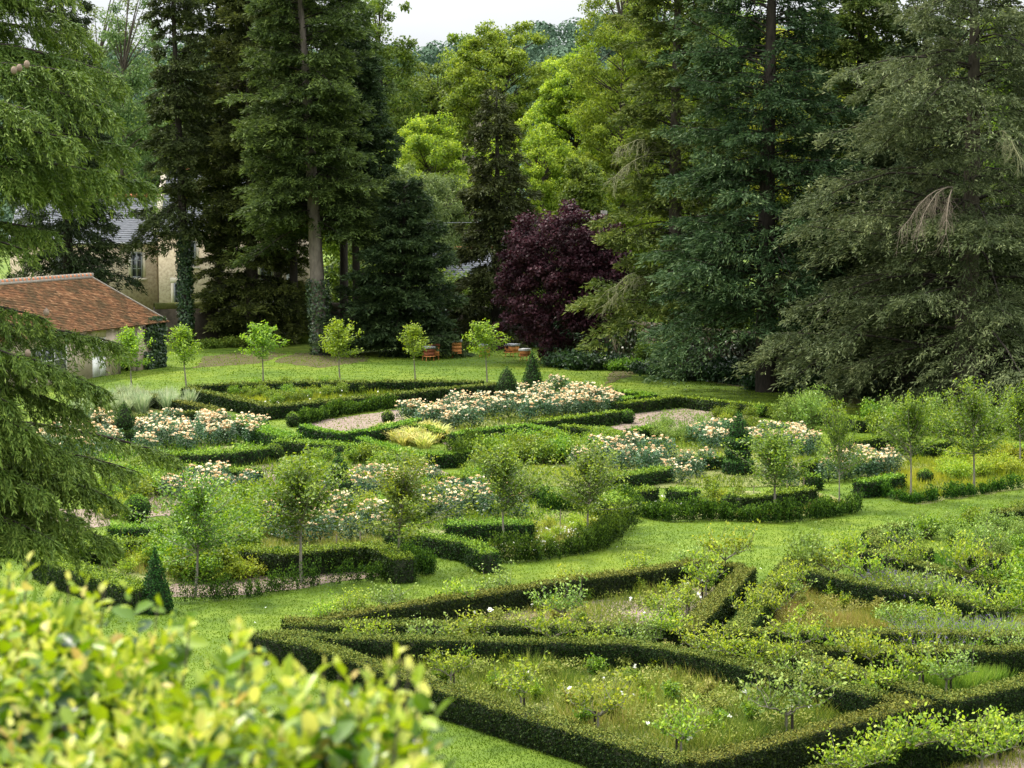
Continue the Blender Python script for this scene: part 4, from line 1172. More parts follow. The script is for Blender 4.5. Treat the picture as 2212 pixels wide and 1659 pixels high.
# purple plum in front of the wall
broad('plum_tree', 'round purple leaved plum tree with two dark stems', 1185, 110.5, 462, 740, 97, 31, ncl=230, per=190, ls=.17, lw=.7, rc=.55, tr=.20, mats=('plum', 'dark_bark'), hollow=.4, flat=.7, limbs=.8, lob=1.35)
q = at(1291, 787)
st_ = Geo(); st_.tube([(0, 0, -.1), (-.1, .1, 1.2), (-.5, .1, 2.6), (-1.0, 0, 4.2)], [.19, .16, .12, .06], 7)
plum2 = broadleaf_meshes(32, 4, 1.5, 4.3, 2.3, ncl=100, per=150, ls=.21, lw=.7, rc=.5, tr=.17, mats=('plum', 'dark_bark'), hollow=.3)
place(plum2, 'plum_tree', 'smaller purple plum leaning on the flank of the round one', 'tree', (q[0] - .3, q[1], 0))
# broadleaved trees beyond the wall
B = dict
broad('oak_tree', 'tall airy oak with dark forking limbs right of the firs', 820, 168, -30, 420, 95, 41, ncl=170, per=170, ls=.26, rc=.95, tr=.36, mats=('oak', 'dark_bark'), hollow=.3, limbs=.7)
broad('oak_tree', 'spreading olive green tree under the pale gap of sky', 950, 190, 140, 440, 100, 42, ncl=210, per=190, ls=.27, rc=1.0, tr=.35, mats=('oak', 'dark_bark'))
broad('lime_tree', 'sunny yellow green tree in the gap between firs and spire spruce', 925, 156, 225, 600, 128, 43, ncl=320, per=210, ls=.20, rc=.7, tr=.24, mats=('lime', 'bark'), hollow=.25)
broad('willow_tree', 'blue green feathery willow above the low spreading fir', 862, 140, 320, 660, 105, 44, ncl=170, per=210, ls=.26, lw=.3, rc=.8, tr=.28, mats=('willow', 'dark_bark'), hang=.4)
broad('willow_tree', 'soft grey green willow left of the spire spruce', 965, 146, 380, 690, 80, 45, ncl=130, per=210, ls=.26, lw=.3, rc=.8, tr=.22, mats=('willow', 'bark'), hang=.4)
broad('ash_tree', 'rounded tree standing highest against the pale gap of sky', 1085, 182, 62, 360, 90, 46, ncl=210, per=200, ls=.26, rc=.9, tr=.3, mats=('ash', 'dark_bark'), tlo=.05)
broad('ash_tree', 'mid green tree filling the gap left of the tallest rounded one', 1005, 205, 115, 440, 90, 47, ncl=190, per=190, ls=.28, rc=1.05, tr=.32, mats=('ash', 'dark_bark'))
broad('lime_tree', 'tall brilliant yellow green tree behind the purple plum', 1240, 165, 80, 560, 102, 48, ncl=360, per=220, ls=.22, rc=.75, tr=.3, mats=('lime', 'dark_bark'), hollow=.25)
broad('lime_tree', 'lower yellow green tree touching the top of the purple plum', 1175, 150, 290, 650, 85, 49, ncl=220, per=210, ls=.2, rc=.65, tr=.2, mats=('lime', 'bark'), hollow=.25)
broad('ivy_clad_tree', 'dark ivy covered column of a tree behind the concrete pole', 1258, 142, 340, 640, 48, 50, ncl=130, per=240, ls=.22, rc=.6, tr=.3, mats=('oak', 'dark_bark'), hollow=.3)
broad('poplar_tree', 'olive tinted feathery poplar beside the olive fir', 1345, 152, -110, 640, 95, 51, ncl=380, per=200, ls=.22, lw=.45, rc=.8, tr=.26, mats=('poplar', 'bark'), hollow=.25, limbs=.5)
broad('willow_tree', 'pale feathery tree between cedar and firs', 268, 185, 40, 480, 75, 52, ncl=130, per=180, ls=.32, lw=.4, rc=1.1, tr=.28, mats=('willow', 'bark'), hang=.2)
broad('oak_tree', 'green tree low behind the cedar tips and slate roof', 330, 215, 180, 560, 110, 53, ncl=150, per=190, ls=.36, rc=1.3, tr=.34, mats=('oak', 'bark'))
broad('willow_tree', 'thin crowned tree beside the sparse fir top', 215, 240, 10, 520, 90, 60, ncl=110, per=160, ls=.38, lw=.45, rc=1.4, tr=.3, mats=('willow', 'bark'))
broad('oak_tree', 'green wall of a tree seen between the fir trunks', 470, 205, 120, 600, 110, 54, ncl=170, per=200, ls=.36, rc=1.3, tr=.34, mats=('oak', 'bark'))
broad('oak_tree', 'leafy tree filling gaps behind the leaning bare trunk', 640, 200, 140, 640, 110, 55, ncl=170, per=200, ls=.36, rc=1.3, tr=.34, mats=('oak', 'bark'))
broad('oak_tree', 'bushy green tree behind the low spreading fir', 760, 190, 200, 660, 95, 56, ncl=170, per=200, ls=.34, rc=1.2, tr=.3, mats=('poplar', 'bark'))
for i, (x, d, yt, lab, mt) in enumerate([(1420, 170, -40, 'bright tree glimpsed through the olive fir', 'lime'), (1560, 185, -60, 'sunlit tree glimpsed behind the blue green spruce', 'poplar'),
        (1700, 175, 10, 'yellow green tree showing in gaps right of the blue spruce trunk', 'lime'), (1830, 190, 20, 'light green tree in gaps behind the yellow tipped fir', 'poplar'),
        (1960, 180, 60, 'leafy tree behind the thin topped spruce', 'oak'), (2130, 185, -20, 'leafy tree behind the top of the great shaggy spruce', 'poplar'), (2230, 160, 10, 'light green tree at the upper right edge', 'poplar')]):
    broad('park_tree', lab, x, d, yt, 640, 110, 70 + i, ncl=260, per=200, ls=.27, rc=1.0, tr=.3, mats=(mt, 'dark_bark'), hollow=.3, limbs=.5)

def dead_tree():
    rng = np.random.default_rng(8)
    p = deep(1025, 415, 160); p[2] = 0
    g = Geo()
    def grow(b, d, L, r, n):
        s = np.linspace(0, 1, 5)[:, None]
        pts = b + d * L * s + np.cumsum(rng.normal(0, .05 * L, (5, 3)), 0) * s
        g.tube(pts, r * (1 - .6 * s[:, 0]), 5)
        if n:
            for _ in range(3):
                k = rng.uniform(.45, 1); q = pts[int(k * 4)]
                grow(q, nrm(d + rng.normal(0, .45, 3) + np.array([0, 0, .25])), L * rng.uniform(.45, .75), r * .5, n - 1)
    g.tube([(0, 0, 0), (.1, 0, 5), (.1, .1, 10)], [.26, .2, .15], 7)
    grow(np.array([.1, .1, 10]), np.array([.05, 0, 1]), 4.5, .13, 3)
    grow(np.array([.1, .1, 8]), nrm(np.array([.6, 0, 1.0])), 4.0, .11, 3)
    grow(np.array([.1, .1, 7]), nrm(np.array([-.35, 0, 1.0])), 5.0, .11, 2)
    r = thing('dead_tree', 'bare dead tree with pale forked branches among the green crowns', 'tree', p)
    g.obj('trunk', M['pale_bark'], r)
dead_tree()

# understorey near the wall
us = bush_mesh(301, 1.3, .9, 2600, .15, .6, 'pale_leaf', 30, .14)
single(us, 'shrub', 'pale leaved shrub at the wall between plum and olive fir', 'shrub', at(1404, 788), .4)
us2 = bush_mesh(302, .55, .8, 2200, .14, .7, 'ivy', 40, .16)
GC = 'dark weedy clumps under the plum and conifers'
for i, (x, y, s) in enumerate([(1215, 793, 1.3), (1250, 797, 1.5), (1285, 798, 1.2), (1195, 790, .7), (1330, 792, 1.0), (1500, 815, 1.4), (1540, 822, 1.3), (1590, 826, 1.4), (1430, 815, 1.2), (1480, 822, 1.0), (1800, 845, 1.5), (1760, 842, 1.2), (1420, 800, 1.0), (1390, 806, 1.0), (1560, 812, 1.5), (1640, 842, 1.1), (1850, 858, 1.4)]):
    single(us2, 'undergrowth_clump', 'dark leafy ground clump on shaded earth by the wall', 'weeds', at(x, y), i * 1.3, GC, s)
us3 = bush_mesh(303, .5, .7, 1800, .12, .5, 'lush_grass', 40, .14)
GW = 'tall weeds along the foot of the wall'
for i, (x, y) in enumerate([(600, 738), (560, 745), (650, 742), (745, 748), (800, 748), (1075, 752), (1020, 754), (960, 756), (500, 750), (455, 752), (1330, 800), (1360, 800)]):
    single(us3, 'weed_clump', 'green clump of tall weeds at the foot of the boundary wall', 'weeds', at(x, y), i * 1.7, GW, .9 + .5 * ((i * 37) % 10) / 10)

def thicket():
    rng = np.random.default_rng(91)
    g = Geo()
    k = 420
    px = rng.uniform(690, 2330, k)
    ws = np.array([(640, 725), (900, 733), (1080, 741), (1330, 768), (1560, 798), (1800, 822), (2300, 862)], float)
    yb = np.interp(px, ws[:, 0], ws[:, 1])
    c = np.array([at(a, b) for a, b in zip(px, yb)])
    c[:, 1] += rng.uniform(1.8, 9, k)
    c[:, 2] = rng.uniform(.6, 4.2, k)
    per = 150
    r = np.repeat(rng.uniform(.6, 1.3, k), per)
    d = rnd_dirs(rng, k * per)
    P = np.repeat(c, per, 0) + d * (r * rng.uniform(.4, 1, k * per) ** .5)[:, None]
    P[:, 2] = np.maximum(P[:, 2], .05)
    g.leaf(P, np.cross(d, rnd_dirs(rng, k * per)), .26 * rng.uniform(.6, 1.3, k * per), .17, d + np.array([0, 0, .4]) + rng.normal(0, .4, d.shape), np.clip(rng.normal(.4, .2, k * per) + np.repeat(rng.uniform(-.15, .15, k), per), 0, 1))
    tag(g.obj('thicket', M['oak']), 'dense dark thicket growing close behind the boundary wall', 'thicket', kind='stuff')
thicket()

# ================================================================ CEDAR (near, left)
def make_cedar():
    rng = np.random.default_rng(77)
    trunk, crown = Geo(), Geo()
    T = np.array([-12.2, 30.0, 0.0])
    k = np.linspace(0, 1, 10)
    trunk.tube(np.stack([.2 * np.sin(k * 4), 0 * k, k * 17], 1), .42 * (1 - k) ** .7 + .04, 10)
    cones = []
    # bough tips seen in the picture: x, y, depth, how high the bough arches (px), foliage width
    B = [(270, 172, 31, 70, 1.0), (165, 52, 31.5, 60, 1.0), (240, 240, 30, 60, 1.0), (275, 318, 30.5, 60, 1.0), (318, 395, 31, 70, 1.1), (235, 375, 29.5, 60, 1.0),
         (160, 300, 29, 60, 1.0), (110, 500, 29.5, 60, .9), (55, 540, 29, 70, .8), (180, 160, 30, 60, 1.0), (90, 250, 29, 60, 1.0), (90, 120, 31, 50, 1.0), (150, -30, 31, 40, 1.0), (60, 380, 29, 60, 1.0), (170, 420, 30.5, 60, 1.0), (60, -20, 31, 40, 1.0), (200, 90, 32, 50, .9),
         (102, 690, 29, 45, .8), (258, 742, 30, 75, .95), (215, 838, 29, 70, 1.0), (172, 890, 29, 60, 1.0), (130, 800, 28.5, 60, 1.0), (60, 780, 28, 60, .9),
         (392, 992, 31, 45, .62), (250, 1080, 29.5, 70, .95), (232, 1165, 29, 110, 1.1), (150, 985, 28.5, 80, 1.1), (170, 1120, 28.5, 80, 1.0), (90, 1060, 28, 80, 1.1), (60, 930, 28, 80, 1.1), (110, 1165, 28, 90, 1.0), (40, 1140, 28, 90, 1.0), (190, 1040, 29.5, 70, 1.0), (300, 1020, 30, 60, .8), (20, 870, 28, 60, 1.0), (20, 1020, 28, 60, 1.0)]
    for bi, (x, y, d, arch, wid) in enumerate(B):
        tip = deep(x, y, d) - T
        z0 = tip[2] + .25 * np.hypot(tip[0], tip[1]) * rng.uniform(.2, .6)
        b = np.array([.1, 0, max(z0 - .3, 2.0)])
        ap = b * .35 + tip * .65; ap[2] = max(tip[2], b[2]) + arch / 143.0 * .9
        s = np.linspace(0, 1, 14)[:, None]
        pts = (1 - s) ** 2 * b + 2 * s * (1 - s) * ap + s ** 2 * tip
        Lb = np.linalg.norm(np.diff(pts, axis=0), axis=1).sum()
        trunk.tube(pts, .06 * (1 - s[:, 0]) ** .8 + .006, 5)
        tan = nrm(np.gradient(pts, axis=0))
        nt = int(88 * wid * Lb / 5)
        for i in range(nt):
            u = rng.uniform(.22, 1.0) ** .75
            j = u * 13; a = int(min(j, 12)); w = j - a
            o = pts[a] * (1 - w) + pts[a + 1] * w; t = tan[a]
            sd_ = nrm(np.cross(t, [0, 0, 1.0])) * (1 if i % 2 else -1)
            L = (1.15 * (1 - u) ** .6 + .28) * wid * rng.uniform(.6, 1.15)
            q = np.linspace(0, 1, 6)[:, None]
            dr = nrm(t * rng.uniform(.45, .9) + sd_ * rng.uniform(.25, .85))
            tw = o + dr * L * q * (1 - .18 * q) - np.array([0, 0, 1.0]) * (L * rng.uniform(.45, .85) * q ** 1.8)
            crown.tube(tw, .006 * (1 - q[:, 0]) + .002, 3, t=.35)
            n = int(120 * L)
            e = rng.uniform(.03, 1.0, n)
            p = np.stack([np.interp(e, q[:, 0], tw[:, c]) for c in range(3)], 1) + rng.normal(0, .016, (n, 3))
            D = np.array([0, 0, -1.0]) * rng.uniform(.05, .9, n)[:, None] + dr * rng.uniform(.2, 1.0, n)[:, None] + rng.normal(0, .38, (n, 3))
            tint = np.clip(.12 + .4 * rng.uniform(0, 1, n) + .34 * e ** 1.5 * rng.uniform(0, 1, n) + .12 * (u > .8), 0, 1)
            crown.leaf(p, D, .105 * rng.uniform(.5, 1.3, n), .02, rng.normal(0, .5, (n, 3)) + np.array([0, 0, .7]), tint)
    r = thing('cedar_tree', 'near cedar with arching boughs of hanging feathery sprays, left edge', 'tree', T)
    trunk.obj('trunk', M['dark_bark'], r)
    crown.obj('crown', M['cedar'], r)
    cm = Geo()
    th = np.linspace(0, PI, 7); ph = np.linspace(0, 2 * PI, 9)[:-1]
    v = np.stack([.045 * np.sin(th)[:, None] * np.cos(ph), .045 * np.sin(th)[:, None] * np.sin(ph), np.repeat(.06 * -np.cos(th)[:, None], 8, 1)], -1).reshape(-1, 3)
    cm.add(v, [(i * 8 + j, i * 8 + (j + 1) % 8, (i + 1) * 8 + (j + 1) % 8, (i + 1) * 8 + j) for i in range(6) for j in range(8)])
    me = cm.mesh('cone', rough_mat('cedar_cone', [(.15, .11, .08), (.27, .20, .15)], 40, bump=.6, dist=.01))
    for (x, y, d) in [(30, 152, 29), (42, 147, 29.1), (58, 139, 29), (28, 767, 28.4), (60, 763, 28.3), (100, 675, 28.9)]:
        o = part('cone', me, r); o.location = deep(x, y, d) - T
make_cedar()

# ================================================================ CLIPPED HEDGES
# big front bed
hedge('yew hedge along the lawn at the very front, running down to the lowest corner', [(700, 1400), (783, 1427), (902, 1467), (1110, 1532), (1300, 1590), (1485, 1645)], .52, .46)
hedge('yew hedge from the lowest corner up to the square right corner of front bed', [(1488, 1643), (1642, 1607), (1835, 1556), (1985, 1517), (1910, 1503)], .52, .46)
hedge('blunt pointed yew hedge end beside the blurred shrub', [(765, 1420), (680, 1392), (556, 1369), (640, 1368), (700, 1373)], .52, .46)
hedge('dark yew hedge backing the meadow of the big front bed', [(700, 1374), (870, 1379), (1035, 1381), (1226, 1383), (1387, 1389), (1533, 1415), (1671, 1450), (1800, 1480), (1905, 1502)], .52, .46)
# middle front bed
hedge('low level yew hedge across the middle, in front of gravelly rose bed', [(615, 1345), (760, 1347), (1050, 1346), (1290, 1352), (1480, 1358)], .52, .46)
hedge('straight thick yew hedge with brownish top climbing to a sharp corner', [(1480, 1362), (1548, 1293), (1612, 1226)], .52, .46)
hedge('long back yew hedge of the middle bed, overgrown by pale shoots', [(613, 1342), (679, 1340), (753, 1325), (902, 1302), (1035, 1282), (1169, 1260), (1323, 1240), (1416, 1227), (1494, 1211), (1600, 1222)], .52, .46)
# right front bed
hedge('short yew hedge rising beside the small yellow leaved apples', [(1585, 1362), (1640, 1300), (1690, 1236), (1712, 1211), (1738, 1219)], .52, .46)
hedge('yew hedge running right from the bushy pale shrub, catmint before it', [(1736, 1222), (1771, 1234), (1868, 1260), (1997, 1280), (2100, 1300), (2171, 1318)], .52, .46)
hedge('low yew hedge closing the front of the right bed', [(1562, 1363), (1642, 1362), (1835, 1363), (2050, 1366), (2230, 1374)], .52, .46)
# lower right bed
hedge('V shaped yew hedge with rusty top pointing at the picture bottom', [(1660, 1398), (1764, 1424), (1835, 1446), (1922, 1470), (2058, 1508), (2240, 1462)], .52, .46)
hedge('yew hedge behind the purple catmint at the right', [(1664, 1397), (1800, 1400), (1932, 1402), (2060, 1401), (2230, 1402)], .52, .46)
# bottom right corner
hedge('yew hedge crossing the bottom right corner under bright apple shoots', [(1700, 1692), (1800, 1660), (1916, 1616), (2060, 1582), (2165, 1560)], .52, .46)
hedge('short yew hedge end cut off by the right edge near the bottom', [(2195, 1545), (2260, 1560)], .52, .46)
# right middle beds
hedge('small yew hedge with rusty top, turning a square end to the lawn', [(1960, 1130), (1919, 1140), (1884, 1150), (1898, 1176), (1950, 1184), (2010, 1190)], .52, .46)
hedge('yew hedge slanting down to the right below the grey green bushes', [(1940, 1192), (1876, 1188), (1948, 1205), (2045, 1233), (2184, 1263), (2240, 1270)], .52, .46)
hedge('dark yew hedge at the right edge behind tall pale bushes', [(2100, 1190), (2150, 1200), (2240, 1205)], .52, .46)
hedge('dark hedge at the right edge under yellow shoots', [(2150, 1105), (2230, 1098)], .52, .46)
# lower left bed
hedge('dense dark box hedge running from the cedar tips to the tall clipped cone', [(84, 1192), (158, 1223), (281, 1262), (318, 1272)], .55, .75, 'box', rough=.04)
hedge('box hedge behind the tall clipped cone', [(90, 1190), (176, 1178), (250, 1172), (352, 1164), (420, 1158)], .5, .55, 'box', rough=.05)
hedge('dark box hedge behind the pinkish gravel', [(527, 1184), (618, 1192), (695, 1185), (797, 1178), (838, 1186), (872, 1208)], .6, .6, 'box', rough=.04)
tuft_hedge('thin ragged box edging between the pinkish gravel and the lawn', [(380, 1305), (460, 1298), (527, 1294), (600, 1280), (668, 1270), (740, 1262), (797, 1255), (860, 1250)], .52, .3, 'box', 17, .3)
tuft_hedge('thicker ragged box edging at the lawn end of the pinkish gravel', [(845, 1252), (874, 1246), (928, 1243), (900, 1225), (872, 1212)], .55, .35, 'box', 30, .05)
hedge('short box hedge in front of the egg shaped box under the cedar', [(236, 1140), (290, 1138), (345, 1140)], .5, .55, 'box', rough=.05)
hedge('box hedge half hidden by the lowest cedar boughs', [(-20, 1160), (40, 1162), (80, 1160)], .5, .5, 'box', rough=.04)
# centre bed by the lawn
hedge('shaggy dark box hedge descending to the lawn corner, white flowers behind', [(844, 1143), (890, 1150), (934, 1157), (985, 1166), (1017, 1171), (1058, 1196)], .5, .5, 'box', rough=.05)
tuft_hedge('rough box edging round the white flowered corner of the lawn', [(1058, 1212), (1100, 1216), (1183, 1210), (1216, 1202), (1299, 1188)], .55, .35, 'box', 34, .05)
tuft_hedge('bushy box edging climbing back from the white flowered corner', [(1299, 1186), (1315, 1165), (1340, 1148), (1357, 1138)], .6, .5, 'box', 40, -.1)
hedge('dark inner box hedge with a rounded end, behind white flowers', [(967, 1130), (1066, 1130), (1149, 1130)], .55, .6, 'box', rough=.05)
tuft_hedge('broken box edging with yellow sprigs beside the central grass path', [(1150, 1100), (1200, 1105), (1260, 1100), (1310, 1115)], .55, .4, 'box', 24, .25)
# right centre bed by the lawn
tuft_hedge('row of little box plants with gaps, facing the lawn on the right', [(1342, 1098), (1398, 1119), (1448, 1128), (1540, 1124), (1610, 1126), (1663, 1130), (1716, 1126), (1768, 1120), (1821, 1112), (1862, 1105)], .52, .34, 'box', 34, .18)
hedge('box hedge left of the yellow sprays, broken by a gap', [(1345, 1064), (1411, 1053)], .5, .5, 'box', rough=.03)
hedge('box hedge right of the yellow sprays, with one leafy upright stem', [(1452, 1054), (1498, 1062)], .5, .5, 'box', rough=.03)
hedge('neat bright topped box hedge stepping up to the right behind thin stakes', [(1596, 1073), (1640, 1070), (1700, 1062), (1755, 1054)], .5, .45, 'box')
hedge('little box block at the path end of the stepped hedge', [(1770, 1076), (1792, 1076)], .5, .5, 'box', rough=.04)
hedge('dark box block at the left end of the little plants row', [(1290, 1058), (1340, 1085)], .6, .8, 'box', rough=.05)
# far right bed
hedge('three lobed box hedge under the right hand roses', [(1853, 1040), (1895, 1037), (1941, 1026)], .5, .5, 'box', rough=.03)
tuft_hedge('very low sparse edging along the yellow bed and lawn at right', [(1890, 1068), (1930, 1080), (1972, 1088), (2032, 1080), (2102, 1070), (2208, 1055)], .36, .3, 'box', 15, .35)
hedge('box hedge beside the three ringed topiary, lower of two', [(1733, 997), (1775, 998)], .5, .45, 'box')
hedge('box hedge under the slim young tree left of the roses', [(1738, 1027), (1775, 1028)], .45, .45, 'box', rough=.04)
hedge('dark box hedge behind the right hand roses, before the leafy thicket', [(1839, 952), (1891, 945), (1930, 946)], .5, .5, 'box')
hedge('box hedge behind the two tall young trees at right', [(1980, 962), (2010, 957), (2060, 952), (2110, 950)], .5, .5, 'box')
hedge('small box block at the right edge behind yellow herbs', [(2190, 968), (2240, 966)], .5, .5, 'box')
# back beds
hedge('long dark yew hedge, front corner of the rectangular bed nearest the barn', [(404, 838), (490, 856), (584, 877), (778, 859), (949, 840), (1074, 829)], .56, .55)
hedge('dark yew hedge along the back of the rectangular bed, behind young trees', [(405, 835), (500, 829), (640, 826), (778, 825), (934, 824), (1043, 825)], .56, .5)
hedge('yew hedge of the silvery sage bed, peaked at the back', [(175, 872), (235, 858), (292, 845), (330, 855), (400, 870), (478, 887)], .5, .5)
hedge('yew hedge in front of the silvery sage, behind roses', [(476, 888), (352, 893), (243, 905), (130, 914)], .5, .5)
tuft_hedge('line of separate little box bushes before the long dark hedge', [(650, 920), (700, 906), (760, 894), (810, 888), (855, 885)], .5, .3, 'box', 30, .15)
hedge('curved low box hedge around the raked soil, left of yellow lilies', [(655, 918), (690, 928), (737, 935), (814, 927), (874, 913), (900, 905)], .45, .45, 'box')
hedge('box hedge slanting along the front left of the yellow lilies', [(778, 946), (815, 958), (856, 971), (912, 986)], .5, .48, 'box', rough=.03)
hedge('short straight box hedge in front of the yellow lilies', [(926, 981), (970, 979), (1012, 975)], .5, .5, 'box')
hedge('box hedge curling behind the yellow lilies', [(809, 921), (870, 917), (920, 921), (952, 934)], .4, .4, 'box')
hedge('bright box hedge under the big rose bed, bending at its right end', [(978, 938), (1059, 925), (1140, 918), (1180, 928), (1205, 934)], .5, .45, 'box')
hedge('straight box hedge ending at the large box ball', [(1152, 912), (1215, 903), (1280, 896), (1335, 889)], .5, .45, 'box')
hedge('box hedge below the box ball, sloping down rightward', [(1212, 918), (1268, 924), (1310, 930), (1346, 937)], .5, .5, 'box')
hedge('short box hedge segment right of the gap below the box ball', [(1362, 930), (1412, 920)], .5, .45, 'box')
hedge('crisp box hedge round the far bare soil bed', [(1327, 872), (1400, 864), (1469, 856), (1575, 868), (1677, 878)], .5, .45, 'box')
hedge('box hedge wedge pointing right, behind the big rose bed', [(1234, 839), (1309, 843), (1387, 850), (1409, 853), (1365, 858), (1327, 864)], .5, .42, 'box')
hedge('dark box hedge at the shade edge behind the leafy thicket', [(1740, 884), (1807, 896), (1863, 908)], .5, .5, 'box')
# left middle
hedge('dark box hedge below the left hand roses, ending at a box ball', [(352, 978), (430, 980), (500, 976), (575, 966)], .55, .65, 'box', rough=.04)
hedge('dark box hedge along the narrow soil strip, parallel to rose hedge', [(366, 1004), (440, 1010), (510, 1016), (562, 1013)], .5, .55, 'box', rough=.05)
hedge('puffy box hedge sloping right from the left hand roses', [(520, 908), (548, 918), (575, 930), (633, 945)], .55, .8, 'box', rough=.06)
hedge('shaggy box hedge bordering the diagonal grass path', [(593, 952), (669, 955), (746, 962), (800, 968)], .5, .7, 'box', rough=.05)
hedge('box block at the start of the central grass path', [(953, 1028), (985, 1030), (1016, 1027)], .5, .55, 'box', rough=.05)
hedge('isolated box block in the dry bed beyond the mid young tree', [(1142, 1054), (1183, 1054)], .45, .5, 'box', rough=.05)
hedge('dark box hedge under the middle roses', [(1300, 1028), (1360, 1024), (1440, 1010)], .45, .6, 'box', rough=.04)
hedge('dark box hedge below the shaded rose clump left of the ringed topiary', [(1470, 992), (1530, 990), (1560, 986)], .4, .5, 'box', rough=.04)
tuft_hedge('young box edging beside the tall leafy row in the middle', [(985, 1010), (1010, 995), (1025, 980)], .7, .6, 'box', 40, -.2)

# ================================================================ TOPIARY
CLEAR = []
def topiary(name, label, x, y, prof, ls=.05, dens=1400, mat='topiary', seed=1, s=1.0):
    p = at(x, y)
    single(lathe_topiary_meshes(seed, prof, ls, dens, mat), name, label, 'topiary', p, seed, None, s)
    CLEAR.append((p, .62, 2.0))
def is_clear(q):
    for p, w, dd in CLEAR:
        if abs(q[0] - p[0] * q[1] / p[1]) < w and -.45 < p[1] - q[1] < dd:
            return False
    return True
def cone_prof(R, H, k=7):
    return [(R * .93, 0.0), (R, .08)] + [(R * (1 - t) ** .92 + .015, .08 + (H - .1) * t) for t in np.linspace(.12, .94, k)] + [(.0, H)]
def ball_prof(R, k=8, z=None, egg=1.0):
    z = R * .92 * egg if z is None else z
    return [(max(R * math.sin(a), .0), max(z - R * egg * math.cos(a), 0)) for a in np.linspace(.45, PI, k)]
topiary('topiary_cone', 'tall sharp clipped cone standing behind the blurred shrub', 337, 1322, cone_prof(.38, 1.5), .045, 2200, seed=1)
topiary('topiary_cone', 'slender clipped cone farther and higher of the pair at the big rose bed', 1150, 848, cone_prof(.46, 1.62, 6), .06, 900, seed=2, s=1.25)
topiary('topiary_cone', 'rounded clipped cone on a drum, nearer of the pair at the rose bed', 1095, 874,
        [(.42, 0), (.44, .1), (.44, .42), (.40, .52), (.33, .55), (.40, .6), (.38, .85), (.28, 1.12), (.14, 1.38), (0, 1.52)], .06, 900, seed=3, s=1.12)
topiary('topiary_cone', 'clipped cone over a drum among the left hand roses', 270, 958,
        [(.42, 0), (.44, .1), (.44, .40), (.38, .48), (.1, .5), (.1, .6), (.30, .64), (.37, .75), (.33, 1.0), (.22, 1.25), (.09, 1.48), (0, 1.62)], .058, 1100, seed=4)
topiary('topiary_cone', 'clipped egg over stacked drums among bushes in the centre left', 733, 1098,
        [(.42, 0), (.44, .1), (.43, .38), (.34, .43), (.34, .47), (.40, .52), (.38, .78), (.30, .84), (.12, .87), (.24, .92), (.28, 1.08), (.23, 1.3), (.12, 1.52), (0, 1.66)], .052, 1400, seed=5)
topiary('topiary_cone', 'ringed topiary of three discs under a cone, at right', 1594, 1024,
        [(.42, 0), (.44, .08), (.44, .38), (.36, .46), (.24, .50), (.36, .54), (.38, .68), (.34, .76), (.22, .80), (.36, .84), (.38, .98), (.33, 1.06), (.18, 1.1), (.27, 1.16), (.26, 1.3), (.17, 1.56), (.07, 1.76), (0, 1.84)], .055, 1300, seed=6, s=1.15)
topiary('box_ball', 'clipped box ball at the end of the left rose hedge', 592, 998, ball_prof(.34), .05, 1500, 'box', 7)
topiary('box_ball', 'large clipped box ball ending a straight hedge, by bare soil', 1355, 915, ball_prof(.30), .055, 1200, 'box', 8)
topiary('box_ball', 'egg shaped clipped box under the cedar tips', 297, 1128, ball_prof(.37, egg=1.12), .048, 1700, 'box', 9)
topiary('box_ball', 'pear shaped clipped box on the pinkish gravel', 601, 1240, [(.2, 0), (.30, .12), (.32, .25), (.28, .4), (.17, .55), (.06, .66), (0, .7)], .042, 2200, 'box', 10)
topiary('box_ball', 'small orange flecked box ball beside the young tree at right', 1998, 1045, ball_prof(.25), .055, 1200, 'box', 11)
topiary('box_ball', 'small dark box ball in the raked soil left of the big rose bed', 838, 914, ball_prof(.26), .06, 1000, 'box', 12)
topiary('box_ball', 'yellow tipped box ball before the stepped hedge', 1576, 1104, ball_prof(.26, egg=1.1), .05, 1400, 'box', 13)
topiary('box_ball', 'bushy box ball at the corner of the line of little box bushes', 633, 922, ball_prof(.28, egg=1.1), .06, 1000, 'box', 14)

# ================================================================ YOUNG STANDARD TREES
Y_ = [young_tree_meshes(100 + i, 3.2, 1.2, (1.95, 1.7, 2.1, 1.8)[i], 60, 92, .088, ('young_leaf', 'young_bark'), .5) for i in range(4)]
Z_ = [young_tree_meshes(110 + i, 3.1, 1.4, 1.25, 32, 70, .12, ('row_leaf', 'young_bark'), .6) for i in range(3)]
GR, GM = 'young trees in a row across the far lawn', 'young fruit trees along the middle lawn'
def ytree(kinds, i, label, x, y, ytop, group, wide=1.0, name='young_tree', H0=3.5):
    p = at(x, y); H = deep(x, ytop, p[1])[2]
    CLEAR.append((p, .3, 1.0))
    s = H / H0
    o = place(kinds[i % len(kinds)], name, label, 'tree', p, i * 2.1, group, (s * wide * (.9 + .2 * ((i * 7) % 5) / 4), s * wide, s))
    o.rotation_euler = (.035 * math.sin(i * 5.1 + x), .035 * math.cos(i * 3.3 + y), i * 2.1)
for i, (x, y, yt, lab) in enumerate([(286, 852, 702, 'young tree in front of the dark doorway of the outbuilding'), (402, 844, 700, 'young tree just right of the outbuilding, at the hedge corner'),
        (567, 830, 692, 'young tree before the grey rendered wall'), (735, 828, 684, 'young tree before the leaning bare fir trunk'), (896, 826, 697, 'young tree with a slanting crown beside the double beehive'), (1051, 826, 688, 'young tree in front of the small orange beehive')]):
    ytree(Z_, i, lab, x, y, yt, GR, 1.25, H0=3.45)
